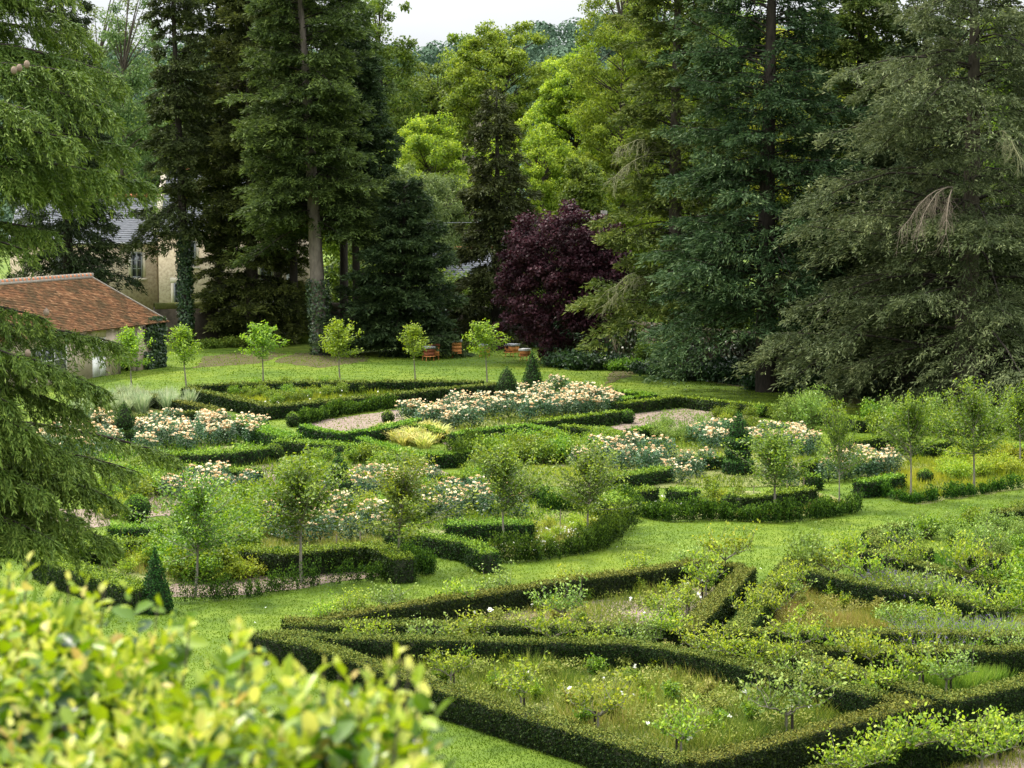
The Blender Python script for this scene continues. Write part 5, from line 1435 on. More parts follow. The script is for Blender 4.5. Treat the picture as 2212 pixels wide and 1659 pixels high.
for i, (x, y, yt, lab, w) in enumerate([(423, 1288, 1035, 'young tree behind the tall clipped cone', 1.05), (654, 1260, 985, 'young tree standing in the pinkish gravel middle', 1.05), (863, 1240, 1005, 'young tree at the lawn end of the pinkish gravel', 1.0),
        (1088, 1198, 962, 'young tree behind the rough corner edging in the centre', .95), (1271, 1178, 970, 'young tree in the white flowered corner bed', .95), (1674, 1122, 925, 'young tree right of the ringed topiary', 1.1),
        (1811, 1100, 885, 'slender young tree at the end of the little box plants', .7), (1967, 1084, 850, 'upright young tree with a leafy spike over the pale path bed', .85), (2102, 1068, 838, 'broad young tree standing over yellow herbs', 1.05), (2203, 1010, 838, 'young tree cut off by the right edge', 1.0)]):
    ytree(Y_, i, lab, x, y, yt, GM, w * (1.25 if i < 6 else .98))

# ================================================================ LOW TRAINED APPLES
A_ = [low_apple_meshes(130 + i) for i in range(4)]
P_ = [low_apple_meshes(140 + i, leaf='pale_leaf', nsh=24) for i in range(2)]
N_ = [low_apple_meshes(150 + i, stem=.5, leaf='apple_leaf', stake=False, W=.75, nsh=27) for i in range(2)]
def apple(kinds, i, label, x, y, s=1.0, group=None, rot=None, zs=1.0):
    place(kinds[i % len(kinds)], 'apple_tree', label, 'fruit tree', at(x, y), (i * 1.3 if rot is None else rot), group, (s, s, s * zs))
apple(A_, 0, 'low apple with a stake near the left end of the front meadow', 973, 1483, .8)
apple(A_, 1, 'low apple above the long front hedge, left of the white marked stake', 1126, 1533, 1.0)
apple(A_, 2, 'low apple with pale stake inside the lower front hedge', 1293, 1580, 1.05)
apple(A_, 3, 'low apple in the bottom corner of the front meadow', 1471, 1632, .95)
apple(P_, 0, 'largest low apple, wide grey green crown on a forked stem', 1697, 1584, 1.25)
apple(A_, 0, 'low apple in the square right corner of the front bed', 1900, 1535, 1.0, rot=.3)
apple(N_, 0, 'low apple on a thick stem before the back hedge of front meadow', 1589, 1471, 1.0, rot=.2)
apple(N_, 1, 'low apple with the brightest yellow shoots, centre of the back hedge', 1442, 1412, .95, rot=-.1)
GB = 'low apples along the back hedge of the front meadow'
for i, (x, y) in enumerate([(790, 1412), (940, 1418), (1010, 1416), (1190, 1424), (1290, 1424), (1380, 1420), (1520, 1440), (1660, 1478), (1735, 1500), (1800, 1515)]):
    apple([A_[0], P_[0], A_[1], N_[0], A_[3], P_[1], A_[2]], i, 'bushy low apple against the dark back hedge of the front meadow', x, y, .85 + .06 * (i % 4), GB, rot=(-.25 if i < 8 else -.5) + .3 * (i % 3))
apple(A_, 1, 'low apple with a twin stake in the gravelly bed, left of brownish hedge', 1484, 1332, .95)
apple(A_, 2, 'low apple on a dark stem close to the front of gravelly bed', 1432, 1350, .85)
apple(A_, 3, 'tall stemmed bright apple beside the brownish climbing hedge', 1525, 1293, 1.1, zs=1.15)
apple(N_, 0, 'yellow apple tucked in the sharp corner of the brownish hedge', 1566, 1256, 1.05, rot=.5, zs=1.2)
apple(P_, 1, 'flat spreading low apple in the middle of the gravelly bed', 1212, 1350, 1.05, rot=0)
GQ = 'low apples along the back hedge of the gravelly bed'
for i, (x, y) in enumerate([(760, 1345), (840, 1332), (985, 1330), (1060, 1308), (1230, 1290), (1380, 1262), (1500, 1246)]):
    apple([A_[1], P_[0], A_[2], P_[1], A_[3]], i, 'pale low apple against the back hedge of the gravelly bed', x, y, .8 + .05 * (i % 4), GQ, rot=.35 + .3 * (i % 3))
apple(A_, 0, 'thin yellow low apple at the pointed left end of the gravelly bed', 700, 1362, .75, rot=1.0)
apple(A_, 1, 'small yellow leaved apple nearest the grass gap, right bed', 1623, 1360, .85, zs=1.25)
apple(A_, 2, 'yellow leaved apple behind the one nearest the grass gap', 1665, 1352, .85, rot=2.0, zs=1.2)
apple(N_, 1, 'round leafy apple halfway up the short rising hedge', 1680, 1315, .95, zs=1.1)
apple(P_, 0, 'stake tied apple beside the short rising hedge top', 1706, 1306, .75)
GL = 'apples in front of the right bed hedge with catmint'
for i, (x, y) in enumerate([(1800, 1262), (1866, 1290), (2006, 1325), (2080, 1338), (2150, 1362)]):
    apple([A_[0], N_[0], P_[1], A_[3]], i, 'leafy apple on a brown stem in the row above the catmint', x, y, .95 + .05 * (i % 3), GL, rot=-.45, zs=1.1)
GK = 'bright apples standing behind the right bed hedge'
for i, (x, y) in enumerate([(1845, 1245), (1960, 1258), (2090, 1288), (2160, 1300)]):
    apple([N_[1], A_[2], N_[0], A_[1]], i, 'upright bright apple rising behind the catmint hedge', x, y, .85 + .06 * (i % 3), GK, rot=-.4, zs=1.35)
GP = 'apples across the right bed front hedge'
for i, (x, y) in enumerate([(1732, 1436), (1840, 1456), (1880, 1472), (1985, 1486)]):
    apple([N_[0], A_[0], N_[1], A_[3]], i, 'bright low apple along the left arm of the rusty V hedge', x, y, 1.0, GP, rot=-.5)
apple(P_, 1, 'pale grey green apple with stake in the lush grass of the V hedge', 2044, 1497, .95, rot=.4)
GS = 'apples bordering the catmint front'
for i, (x, y) in enumerate([(1950, 1380), (2040, 1378), (2190, 1440)]):
    apple([P_[0], A_[2], P_[1]], i, 'low leafy apple around the purple catmint of the right beds', x, y, .9, GS, rot=.1 * i)
GF = 'apples over the hedge in the bottom right corner'
for i, (x, y) in enumerate([(1840, 1722), (1905, 1698), (1965, 1680), (2150, 1643), (2120, 1698)]):
    apple([N_[0], A_[0], N_[1], A_[2]], i, 'bright apple spreading over the bottom right corner hedge', x, y, .95 + .1 * (i % 3), GF, rot=.5)
GG = 'apples among the grey green bushes at the right edge'
for i, (x, y) in enumerate([(1953, 1204), (2075, 1238), (2130, 1212)]):
    apple([P_[0], A_[3], P_[1]], i, 'rounded apple on a brown stem below the grey green bushes', x, y, .95, GG, zs=1.15)

# ================================================================ ROSES
R_ = [rose_meshes(160 + i, nf=n) for i, n in enumerate((27, 17, 34, 9))]
def roses(label, group, pts, n, seed, s=1.0, dmin=.55, extra=(), sparse=False):
    rng = np.random.default_rng(seed)
    P = list(spaced(rng, poly_w(pts), n, dmin)) + [at(x, y)[:2] for x, y in extra]
    P = [p for p in P if is_clear(p)]
    for i, p in enumerate(P):
        k = R_[3] if (sparse and i % 3) or rng.random() < .15 else R_[i % 3]
        z = s * rng.uniform(.68, .92)
        place(k, 'rose_bush', label, 'rose', (p[0], p[1], 0), rng.uniform(0, 6), group, (z * 1.12, z * 1.12, z))
roses('peach rose bush massed in the big bed below the two clipped cones', 'roses in the big bed below the two clipped cones', [(930, 932), (900, 905), (960, 890), (1060, 876), (1090, 862), (1240, 858), (1330, 880), (1335, 895), (1120, 912), (1000, 930)], 62, 1, 1.05, .6, [(880, 910), (892, 912), (1200, 850), (1215, 850), (1320, 892)])
roses('peach rose bush in the left hand bed before the sage', 'roses in the left hand bed before the sage', [(75, 985), (110, 950), (250, 930), (400, 922), (520, 925), (565, 950), (540, 965), (340, 985), (200, 995)], 48, 2, 1.05, .6)
roses('peach rose bush in the mid right bed under the last young lawn trees', 'roses in the mid right bed', [(1235, 1018), (1270, 990), (1360, 975), (1440, 990), (1450, 1010), (1400, 1025), (1290, 1030)], 17, 3, 1.0, .6, (), True)
roses('peach rose bush left of the ringed topiary', 'roses left of the ringed topiary', [(1488, 975), (1500, 955), (1590, 945), (1580, 975), (1520, 985)], 8, 4, 1.05, .5)
roses('peach rose bush right of the ringed topiary among yellow growth', 'roses right of the ringed topiary', [(1610, 985), (1620, 955), (1720, 950), (1770, 970), (1740, 990), (1660, 990)], 14, 5, 1.0, .55)
roses('scattered rose bush in front of the ringed topiary', 'roses in front of the ringed topiary', [(1470, 1052), (1450, 1030), (1500, 1010), (1570, 1020), (1680, 1030), (1740, 1040), (1700, 1056), (1640, 1045)], 9, 6, .85, .6, [(1445, 1030), (1480, 1022)], True)
roses('rose bush with dark leaves under the slim young tree', 'roses under the slim young tree', [(1790, 1048), (1785, 1015), (1850, 1000), (1940, 1010), (1950, 1025), (1880, 1038)], 14, 7, 1.0, .5, (), True)
roses('peach rose bush in the centre left around the egg topiary', 'roses around the egg topiary', [(690, 1090), (740, 1055), (860, 1035), (940, 1050), (920, 1080), (800, 1095)], 15, 8, 1.0, .55, (), True)
roses('peach rose bush behind the dark inner box hedge', 'roses behind the dark inner box hedge', [(905, 1140), (900, 1110), (960, 1080), (1050, 1075), (1070, 1100), (1150, 1120), (1060, 1125), (960, 1128)], 15, 9, 1.0, .58, (), True)
roses('peach rose bush right behind the pinkish gravel hedge', 'roses behind the pinkish gravel hedge', [(600, 1178), (560, 1140), (620, 1115), (720, 1110), (830, 1140), (840, 1165), (760, 1172)], 19, 10, 1.0, .62, (), True)
roses('rose bush with few blooms in the far left bed under cedar tips', 'roses in the far left bed near the egg shaped box', [(350, 1100), (360, 1070), (450, 1050), (540, 1055), (540, 1085), (440, 1110)], 13, 11, 1.0, .5, (), True)

# ================================================================ SHRUBS
S_ = [bush_mesh(170 + i, .95, .55, 1700, .085, .6, 'shrub_leaf', 24, .10) for i in range(3)]
SY = [bush_mesh(180 + i, .7, .5, 1100, .075, .6, 'yellow_leaf', 22, .10) for i in range(2)]
SP = [bush_mesh(190 + i, 1.1, .6, 1800, .085, .5, 'pale_leaf', 24, .10) for i in range(2)]
ST = [bush_mesh(195 + i, 1.0, .32, 620, .085, .6, 'young_leaf', 6, .06) for i in range(2)]
def shrubs(kinds, label, group, pts, n, seed, s=1.0, dmin=.6, name='shrub', cat='shrub', extra=(), zs=1.0):
    rng = np.random.default_rng(seed)
    P = (list(spaced(rng, poly_w(pts), n, dmin)) if n else []) + [at(x, y)[:2] for x, y in extra]
    P = [p for p in P if is_clear(p)]
    for i, p in enumerate(P):
        k = s * rng.uniform(.82, 1.18)
        single(kinds[i % len(kinds)], name, label, cat, (p[0], p[1], 0), rng.uniform(0, 6), group, (k, k, k * zs))
shrubs(S_, 'bright green leafy bush in the thicket round the egg topiary', 'leafy bushes round the egg topiary', [(600, 1050), (650, 1012), (760, 1000), (900, 1008), (945, 1030), (860, 1045), (720, 1062), (640, 1085)], 26, 1, .75, .65)
shrubs(S_, 'green bush between the cedar tips and the far left roses', 'leafy bushes between cedar and far left roses', [(215, 1085), (240, 1040), (340, 1030), (370, 1050), (340, 1090), (260, 1105)], 16, 2, .8, .5)
shrubs(S_, 'green bush behind the first young tree, left of pinkish gravel', 'leafy bushes left of the pinkish gravel', [(350, 1262), (330, 1225), (400, 1180), (510, 1175), (540, 1200), (470, 1255), (420, 1272)], 20, 3, .95, .55)
shrubs(SY + S_[:1], 'yellowing bush spilling on the pinkish gravel', 'yellowing bushes on the pinkish gravel', [(470, 1262), (500, 1235), (570, 1225), (590, 1238), (540, 1258)], 10, 4, .75, .45)
shrubs(S_, 'leafy bush in the bed behind first two young trees', 'leafy bushes behind the first two young trees', [(400, 1165), (420, 1115), (540, 1090), (600, 1100), (560, 1170), (480, 1180)], 20, 5, .95, .55)
shrubs(S_, 'green bush in the tall leafy row at picture centre', 'bushes in the tall leafy row at picture centre', [(1010, 1005), (1040, 985), (1130, 978), (1230, 985), (1250, 1000), (1150, 1008)], 18, 6, .95, .6)
shrubs(S_ + SY[:1], 'yellowish bush right of the central leafy row', 'yellowish bushes right of the central leafy row', [(1190, 1000), (1240, 970), (1330, 955), (1350, 970), (1260, 1010)], 11, 7, .85, .55)
shrubs(SP, 'greyish green bush behind the mid right roses', 'greyish bushes behind the mid right roses', [(1412, 960), (1430, 935), (1510, 930), (1530, 950), (1460, 968)], 9, 8, .6, .6)
shrubs(SP, 'tall silvery bush at the shade edge of the conifers', 'tall silvery bushes at the shade edge', [(1700, 930), (1710, 905), (1770, 905), (1775, 930)], 5, 9, 1.25, .7)
shrubs(S_ + SY[:1], 'sunlit bush between far bare bed and shade edge', 'sunlit bushes past the far bare bed', [(1530, 935), (1560, 895), (1690, 895), (1720, 930), (1640, 945)], 15, 10, .55, .6)
shrubs([q for q in S_[:2]] + SP[:1], 'leafy sapling in the thicket behind the upright young trees', 'saplings behind the upright young trees', [(1850, 945), (1870, 925), (1960, 925), (2110, 925), (2212, 930), (2212, 955), (2000, 945)], 17, 11, .95, .8, zs=1.25)
shrubs(SY, 'yellow green herb clump under the broad young tree', 'yellow herb clumps under the broad young tree', [(2030, 1035), (2040, 995), (2120, 980), (2212, 985), (2212, 1030), (2110, 1048)], 26, 12, .9, .5, 'herb_clump', 'herb')
shrubs(SY + ST, 'yellow sprig between the little box plants and stepped hedge', 'yellow sprigs by the stepped hedge', [(1480, 1110), (1490, 1085), (1560, 1080), (1600, 1095), (1560, 1112)], 10, 13, .75, .35, 'herb_clump', 'herb', [(1546, 1100), (1551, 1090), (1541, 1092)])
shrubs(SY, 'golden sprig by the bushy edging of the white flowered corner', 'golden sprigs by the white flowered corner', [(1290, 1120), (1300, 1105), (1340, 1110), (1330, 1130)], 5, 14, .8, .4, 'herb_clump', 'herb')
shrubs(SP + S_[:1], 'grey green bush crowded in the right edge bed', 'grey green bushes crowded in the right edge bed', [(1940, 1175), (1945, 1160), (2000, 1150), (2212, 1150), (2212, 1225), (2120, 1205), (2000, 1180)], 22, 15, .66, .75)
shrubs(S_ + SY[:1], 'yellow green shoot bush above the grey green ones at right edge', 'yellow green bushes at the right edge', [(2080, 1135), (2212, 1118), (2212, 1135), (2100, 1142)], 7, 16, .62, .6)
shrubs(SP, 'bushy pale shrub at the top corner of the right bed', 'bushy pale shrub', [], 0, 17, 1.0, extra=[(1746, 1254)])
shrubs(S_, 'leafy bush filling the lower right bed', 'leafy bushes filling the lower right beds', [(1880, 1340), (1960, 1322), (2060, 1345), (2050, 1358), (1920, 1352)], 7, 18, .5, .6)
shrubs(S_, 'bush in the right edge column of pale foliage', 'bushes in the right edge column', [(2190, 1330), (2200, 1280), (2240, 1270), (2240, 1350)], 6, 19, 1.0, .4)
shrubs(S_ + SY[:1], 'low leafy plant in the rectangular bed before the young trees', 'low plants in the rectangular bed', [(470, 850), (560, 840), (800, 840), (860, 843), (700, 862), (600, 880)], 46, 20, .62, .7, 'bedding_plant', 'plant')
shrubs(SY, 'small yellow plant in the white flowered corner bed', 'small yellow plants in the white flowered corner', [(1100, 1170), (1150, 1150), (1260, 1130), (1290, 1150), (1180, 1180)], 10, 21, .55, .5, 'bedding_plant', 'plant')
shrubs(S_, 'bush in the dark thicket left of the middle roses', 'bushes left of the middle roses', [(1000, 1060), (1010, 1035), (1060, 1030), (1110, 1045), (1080, 1075)], 9, 22, .85, .5)
shrubs(S_, 'bush between the egg topiary and inner box hedge', 'bushes between egg topiary and inner box hedge', [(830, 1120), (850, 1090), (910, 1080), (930, 1100), (890, 1135)], 10, 23, .85, .5)
shrubs(S_[:2] + SY[:1], 'bush in the rose bed between egg topiary and gravel', 'bushes in the rose bed behind the gravel', [(560, 1130), (600, 1085), (690, 1095), (840, 1110), (830, 1140), (700, 1120)], 16, 24, .85, .55)
shrubs(S_[:1] + SY, 'small bush along the cedar side of the lower left bed', 'small bushes by the tall clipped cone', [(210, 1225), (240, 1200), (330, 1190), (360, 1215), (300, 1245)], 9, 25, .7, .5)
shrubs(SY, 'yellow sprig near the egg shaped box under the cedar', 'yellow sprigs near the egg shaped box', [(200, 1120), (215, 1100), (275, 1100), (270, 1125)], 5, 26, .75, .4, 'herb_clump', 'herb')

W_ = [bush_mesh(240 + i, .40, .20, 640, .06, .5, q, 10, .036, .02, .02) for i, q in enumerate(('meadow_herb', 'apple_leaf', 'shrub_leaf'))]
shrubs(W_, 'loose wild clump standing in the front meadow grass', 'wild clumps in the front meadow', [(760, 1405), (1040, 1405), (1420, 1425), (1680, 1475), (1900, 1530), (1490, 1625), (1110, 1525), (900, 1460)], 46, 27, 1.0, .5, 'wild_clump', 'weeds')
shrubs(W_, 'loose wild clump on the gravelly middle bed', 'wild clumps on the gravelly middle bed', [(760, 1352), (920, 1325), (1210, 1290), (1500, 1245), (1560, 1255), (1470, 1352), (1000, 1360)], 24, 28, .85, .5, 'wild_clump', 'weeds')
shrubs(W_, 'loose wild clump in the reddish grass of the right bed', 'wild clumps in the right bed', [(1640, 1350), (1710, 1260), (1760, 1250), (2000, 1320), (2180, 1355), (1850, 1362)], 18, 29, .9, .5, 'wild_clump', 'weeds')
# lilies, sage, catmint
L_ = [spiky_mesh(210 + i, .55, .55, 90, .028, 'lily_leaf', .35) for i in range(2)]
shrubs(L_, 'clump of arching yellow lily leaves in the centre bed', 'yellow lily clumps in the centre bed', [(815, 955), (830, 932), (900, 922), (945, 935), (970, 955), (930, 970), (860, 962)], 34, 31, .8, .42, 'lily_clump', 'lily', [(1025, 955), (1045, 952), (1058, 948)])
G_ = [spiky_mesh(220 + i, .75, .35, 170, .02, 'sage_leaf', .05) for i in range(2)]
shrubs(G_, 'silvery sage clump inside the hedge peaked at the back', 'silvery sage clumps', [(140, 905), (190, 882), (290, 862), (400, 880), (450, 888), (330, 893), (220, 902)], 40, 32, 1.0, .5, 'sage_clump', 'sage')
C_ = [spiky_mesh(230 + i, .6, .4, 150, .012, 'lush_grass', .15, 'lavender_petal') for i in range(2)]
shrubs(C_, 'purple flowered catmint clump before the upper right hedge', 'catmint clumps before the upper right hedge', [(1880, 1305), (1900, 1285), (2000, 1300), (2120, 1330), (2100, 1345), (1960, 1320)], 26, 33, 1.0, .35, 'catmint_clump', 'catmint')
shrubs(C_, 'purple flowered catmint clump between the two level right hedges', 'catmint clumps between the two level right hedges', [(1940, 1425), (1945, 1395), (2100, 1390), (2200, 1385), (2200, 1425), (2060, 1435)], 24, 34, .95, .35, 'catmint_clump', 'catmint')

# ================================================================ LOOSE GROWTH NOBODY COULD COUNT
blades('wild_grass', 'olive wild grass and seed heads with white flowers in the front meadow', [(700, 1400), (1040, 1400), (1420, 1415), (1700, 1468), (1940, 1528), (1490, 1640), (1110, 1535), (900, 1470)], 40000, .07, .33, 'wild_grass', .013, 1, 34, 'white_petal', .07, .5, clump=.7, herb=.9, hmat='meadow_herb')
blades('wild_grass', 'thin dry weeds over the gravelly middle bed', [(700, 1362), (900, 1320), (1210, 1278), (1500, 1234), (1575, 1245), (1480, 1365), (1000, 1362)], 14000, .05, .26, 'wild_grass', .013, 2, 14, 'white_petal', .08, .5, clump=.8, herb=.8, hmat='meadow_herb')
blades('wild_grass', 'reddish wild grass filling the right bed', [(1595, 1370), (1700, 1245), (1760, 1245), (2000, 1305), (2212, 1350), (2212, 1380), (1750, 1374)], 26000, .06, .28, 'wild_grass', .013, 3, clump=.7, lean=.5, herb=.7, hmat='meadow_herb')
blades('tall_grass', 'lush green grass inside the rusty V hedge', [(1800, 1432), (1930, 1408), (2212, 1408), (2230, 1455), (2058, 1500), (1922, 1464)], 26000, .12, .36, 'lush_grass', .014, 4, clump=.2)
blades('tall_grass', 'lush grass strip under the grey green bushes', [(1960, 1210), (2050, 1200), (2230, 1235), (2230, 1270), (2184, 1262), (2045, 1236)], 9000, .1, .3, 'lush_grass', .016, 5)
blades('wild_grass', 'sparse weeds in the lower left bed', [(230, 1225), (350, 1150), (600, 1110), (830, 1130), (840, 1195), (560, 1205), (365, 1258)], 12000, .06, .25, 'wild_grass', .018, 6, clump=.5)
blades('flower_carpet', 'low white flowered carpet in the centre corner bed', [(1060, 1200), (1050, 1165), (1180, 1145), (1300, 1125), (1300, 1175), (1180, 1200)], 6000, .05, .16, 'wild_grass', .018, 7, 170, 'white_petal', .045, .4, 'flowers')
blades('flower_carpet', 'low white flowered carpet behind the little box plants', [(1370, 1105), (1400, 1080), (1540, 1068), (1560, 1100), (1480, 1118)], 5000, .05, .2, 'shrub_leaf', .02, 8, 70, 'white_petal', .04, .4, 'flowers')
blades('wild_grass', 'dry weeds of the right centre bed', [(1560, 1120), (1590, 1080), (1760, 1070), (1850, 1095), (1700, 1118)], 5000, .05, .18, 'wild_grass', .018, 9, clump=.6)
blades('wild_grass', 'yellow weeds in the pale path bed at right', [(1900, 1066), (1870, 1040), (1990, 985), (2212, 985), (2212, 1045), (1985, 1085)], 14000, .08, .3, 'yellow_leaf', .02, 10, clump=.6)
blades('wild_grass', 'dry weeds behind the central rose beds', [(1010, 1040), (1120, 1012), (1250, 1005), (1400, 1035), (1180, 1052)], 6000, .05, .2, 'yellow_leaf', .018, 11, clump=.6)
blades('wild_grass', 'low green weeds between the right hand rose beds', [(1440, 1050), (1240, 1020), (1330, 960), (1500, 940), (1720, 945), (1780, 1000), (1740, 1048), (1560, 1060)], 11000, .05, .22, 'shrub_leaf', .022, 17, clump=.6, herb=.5)
blades('wild_grass', 'low green weeds around the central inner box hedge', [(880, 1140), (900, 1090), (960, 1055), (1150, 1060), (1310, 1110), (1290, 1150), (1160, 1130), (960, 1150)], 9000, .05, .2, 'shrub_leaf', .022, 18, clump=.6, herb=.5)
blades('wild_grass', 'low green weeds under the left hand roses', [(60, 992), (200, 935), (530, 930), (575, 962), (330, 1002)], 7000, .06, .22, 'shrub_leaf', .03, 19, clump=.6, herb=.5)
blades('wild_grass', 'low green weeds under the big rose bed', [(865, 890), (1090, 856), (1320, 862), (1350, 900), (1130, 918), (960, 940), (890, 915)], 7000, .06, .22, 'shrub_leaf', .03, 20, clump=.6, herb=.5)
blades('wild_grass', 'weeds and seedlings in the beds round the egg topiary', [(400, 1010), (700, 985), (940, 1015), (1000, 1060), (840, 1110), (560, 1095), (300, 1115)], 14000, .06, .3, 'shrub_leaf', .022, 12, clump=.5)
blades('bedding', 'yellow green bedding filling the rectangular bed', [(450, 850), (560, 837), (900, 836), (1030, 838), (600, 886)], 12000, .1, .32, 'apple_leaf', .03, 13, 60, 'white_petal', .07, cat='plants', clump=.5)
blades('wild_grass', 'sparse green haze on the far bare soil bed', [(1345, 925), (1400, 900), (1470, 880), (1600, 885), (1680, 895), (1500, 925)], 2600, .04, .12, 'lush_grass', .03, 14, clump=.8)
blades('wild_grass', 'dry weeds in the soil of the bottom right corner', [(1870, 1660), (2100, 1605), (2230, 1590), (2230, 1680)], 3000, .05, .2, 'wild_grass', .014, 15, clump=.6)
blades('ground_ivy', 'dark ground cover under the shade of the right hand conifers', [(1330, 800), (1450, 812), (1700, 850), (2000, 870), (2260, 880), (2260, 850), (1700, 815), (1400, 785)], 16000, .08, .3, 'ivy', .10, 16, cat='ground cover', clump=.7)

def lawn_blades():
    rng = np.random.default_rng(21)
    n = 420000
    u = rng.uniform(0, 1, n)
    Y = 1 / (1 / 30.0 + u * (1 / 118.0 - 1 / 30.0))          # denser near the terrace
    X = rng.uniform(-.34, .36, n) * Y
    g = Geo()
    ph = np.sin(X * .7 + 1) * np.sin(Y * .5) + .6 * np.sin(X * 2.1 + Y * 1.3) + rng.normal(0, .5, n)
    s = .0011 * Y
    h = .02 + s * .4
    d = np.c_[rng.normal(0, .6, (n, 2)), np.ones(n)]
    g.leaf(np.c_[X, Y, np.zeros(n)], d, h * rng.uniform(.6, 1.3, n), s * .5, np.c_[rng.normal(0, 1, (n, 2)), rng.uniform(.3, 1.5, n)], np.clip(.42 + .11 * ph + .16 * np.sin(X * .35 + 2 * np.sin(Y * .21)) * np.sin(Y * .33 + 1.5 * np.sin(X * .4)) + rng.normal(0, .08, n), 0, 1), mid=.4)
    m = 700                                                   # daisies
    Yd = rng.uniform(38, 100, m); Xd = rng.uniform(-.2, .25, m) * Yd
    keep = (np.sin(Xd * .9) * np.sin(Yd * .6 + 1)) > .35
    for x, y in zip(Xd[keep], Yd[keep]):
        g.leaf(np.tile([x, y, .06], (3, 1)), rnd_dirs(rng, 3) * np.array([1, 1, .3]), .035, .035, np.tile([0, 0, 1.0], (3, 1)) + rng.normal(0, .2, (3, 3)), .8, 1)
    o = g.obj('grass', [M['grass'], M['white_petal']])
    tag(o, 'mown bright green lawn grass with scattered daisies', 'grass', kind='stuff')
lawn_blades()

# ---- small things on the lawn and in the beds
def spotlight():
    r = thing('garden_spotlight', 'small black garden spotlight on the grass by the square hedge corner', 'lamp', at(2005, 1588))
    g = Geo(); g.tube([(0, 0, -.05), (0, 0, .16)], .018, 6); g.obj('spike', M['dark_interior'], r)
    h = Geo(); h.tube([(-.03, .02, .15), (0, 0, .2), (.06, -.04, .32)], [.05, .065, .075], 10, cap=True); h.obj('lamp_head', M['dark_interior'], r)
spotlight()
sk = Geo(); sk.tube([(0, 0, 0), (.01, 0, .8)], .016, 5, cap=True); skm = sk.mesh('stake', rough_mat('stake_wood', [(.16, .13, .09), (.28, .23, .17)], 9, bump=0))
for i, (x, y) in enumerate([(727, 1222), (778, 1214), (1628, 1096), (1672, 1090), (1700, 1083), (1736, 1076), (1210, 1152)]):
    single(skm, 'wooden_stake', 'thin wooden stake standing in front of a dark box hedge', 'stake', at(x, y), i, 'thin stakes before the box hedges', 1.0 if i < 2 else .85)

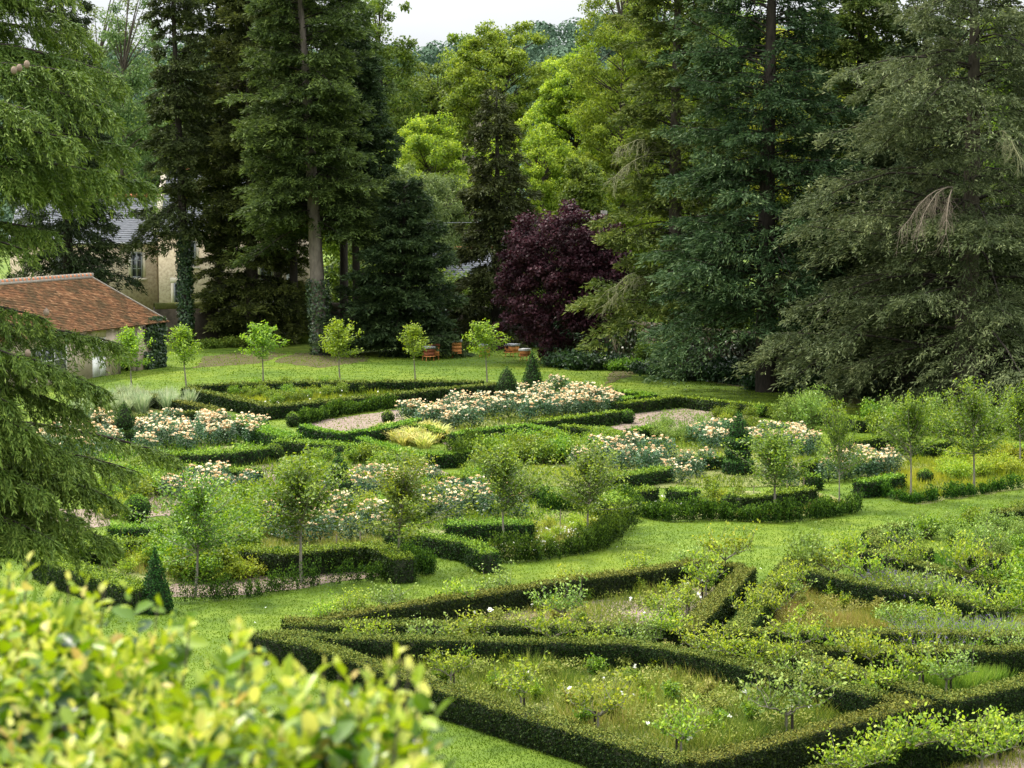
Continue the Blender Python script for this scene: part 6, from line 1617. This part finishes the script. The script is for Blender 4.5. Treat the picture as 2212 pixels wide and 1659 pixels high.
# ================================================================ SHRUB ON THE TERRACE (near, out of focus)
def terrace_shrub():
    rng = np.random.default_rng(55)
    edge = np.array([(-.15, 2.2), (-.14, 2.75), (-.17, 3.1), (-.18, 3.42), (-.42, 3.56), (-.60, 3.84), (-.78, 4.10), (-.97, 4.28), (-1.20, 4.48), (-2.0, 4.6), (-3.4, 4.6), (-3.4, 1.6), (-.6, 1.6), (-.1, 1.8)])
    def top(p):
        x, y = p[:, 0], p[:, 1]
        return 8.635 + .045 * np.sin(x * 3.1 + 1) * np.sin(y * 2.3) + .03 * np.sin(x * 7.3 + y * 5.1) + .02 * np.sin(y * 9 - x * 6)
    def rim(p):
        a, b = edge, np.roll(edge, -1, 0)
        dmin = np.full(len(p), 9.0)
        for (s, e) in zip(a, b):
            t = np.clip(((p - s) @ (e - s)) / ((e - s) @ (e - s)), 0, 1)
            dmin = np.minimum(dmin, np.linalg.norm(p - (s + t[:, None] * (e - s)), axis=1))
        return dmin
    r = thing('terrace_shrub', 'big blurred yellow green leafy shrub filling the lower left foreground', 'shrub', (0, 0, 0))
    # woody inside
    core = Geo()
    stems = scatter(rng, edge, 240)
    for p in stems:
        z = top(p[None])[0] - .14 - .25 * math.exp(-rim(p[None])[0] / .12)
        core.tube([(p[0] * .8 - .3, p[1] * .9 + .3, 7.6), (p[0] + rng.normal(0, .05), p[1] + rng.normal(0, .05), (7.6 + z) / 2 + .1), (p[0], p[1], z)], [.012, .008, .004], 4)
    fol = Geo()
    def leaves(P, D, L, W, N, t):
        n = len(P)
        D = nrm(D); S = nrm(np.cross(D, N)); U = np.cross(S, D)
        L = L[:, None]; W = W[:, None]
        cup = .18
        bend = -U * L * .12
        v = np.stack([P, P + D * L * .33 + S * W * .46 + U * W * cup, P + D * L * .72 + S * W * .40 + U * W * cup + bend * .5, P + D * L + bend,
                      P + D * L * .72 - S * W * .40 + U * W * cup + bend * .5, P + D * L * .33 - S * W * .46 + U * W * cup, P + D * L * .5 + bend * .25], 1).reshape(-1, 3)
        b = np.arange(n)[:, None] * 7
        f = np.concatenate([b + np.array([[0, 1, 2, 6]]), b + np.array([[6, 2, 3, 3]]), b + np.array([[0, 6, 4, 5]]), b + np.array([[6, 3, 4, 4]])])
        fol.add(v, f, np.repeat(t, 7))
    # shoots over the top and the sides
    ns = 4200
    Q = scatter(rng, edge, ns)
    dr = rim(Q)
    lift = np.where(rng.uniform(0, 1, ns) < .05, rng.uniform(.03, .14, ns), rng.normal(0, .02, ns))
    zt = top(Q) - .22 * np.exp(-(dr / .10) ** 2) + lift - rng.uniform(0, .08, ns)
    # side shoots hanging over the rim
    m = 1200
    a = edge[:9]; seg = rng.integers(0, 8, m); u = rng.uniform(0, 1, m)[:, None]
    side = a[seg] * (1 - u) + a[seg + 1] * u
    sn = np.stack([(a[seg + 1] - a[seg])[:, 1], -(a[seg + 1] - a[seg])[:, 0]], 1); sn = nrm(sn)
    zs = top(side) - rng.uniform(.05, .75, m)
    tips = [(885, 1428, 3.25), (862, 1408, 3.3), (842, 1440, 3.3), (905, 1470, 3.15), (800, 1450, 3.35), (820, 1495, 3.2), (860, 1540, 3.1), (760, 1462, 3.4), (735, 1440, 3.5), (700, 1432, 3.55),
            (780, 1520, 3.2), (820, 1580, 3.05), (700, 1480, 3.4), (520, 1345, 3.8), (505, 1365, 3.78), (530, 1378, 3.75), (410, 1338, 3.92), (340, 1298, 4.05), (225, 1262, 4.2), (150, 1250, 4.3), (60, 1210, 4.42), (20, 1228, 4.5), (640, 1448, 3.55)]
    X = np.array([deep(*q) for q in tips])
    for q in X:
        core.tube([(q[0], q[1], q[2] - .01), (q[0] - .01, q[1], q[2] - .10), (q[0] - .03, q[1] - .01, q[2] - .2)], [.0015, .002, .003], 4)
    X = np.concatenate([X] + [X + rng.normal(0, .03, X.shape) - np.array([0, 0, .05 + .05 * j]) for j in range(3)])
    Q = np.concatenate([Q, X[:, :2]]); zt = np.concatenate([zt, X[:, 2]]); ns = len(Q)
    T = np.concatenate([np.c_[Q, zt], np.c_[side + sn * rng.uniform(-.06, .05, m)[:, None], zs]])
    A = np.concatenate([np.c_[rng.normal(0, .35, (ns, 2)), np.ones(ns)], np.c_[sn * .8 + rng.normal(0, .3, (m, 2)), .6 * np.ones(m)]])
    A = nrm(A)
    k = 9
    for j in range(k):
        q = j / (k - 1.0)                        # 0 at the shoot tip
        n = len(T)
        base = T - A * (.004 + .13 * q)
        az = j * 2.4 + rng.uniform(0, 6.28, n) * .25 + np.arange(n)
        e1 = nrm(np.cross(A, np.array([.3, .9, .1]))); e2 = np.cross(A, e1)
        out = e1 * np.cos(az)[:, None] + e2 * np.sin(az)[:, None]
        op = .35 + .9 * q
        D = A * (1.0 - .75 * q) + out * op + rng.normal(0, .16, (n, 3))
        L = .041 * (.55 + .6 * min(1, q * 2)) * rng.uniform(.6, 1.35, n)
        N = A * .8 - out * .3 + rng.normal(0, .25, (n, 3))
        t = np.clip(.64 - .62 * q + rng.normal(0, .15, n), .0, .78)  # tips younger and paler; deeper leaves darkened to paint shade in the gaps
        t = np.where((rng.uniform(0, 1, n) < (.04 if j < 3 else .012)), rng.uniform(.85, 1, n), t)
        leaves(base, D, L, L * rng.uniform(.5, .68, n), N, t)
    core.obj('branches', M['bark'], r)
    fol.obj('foliage', M['laurel'], r)
terrace_shrub()
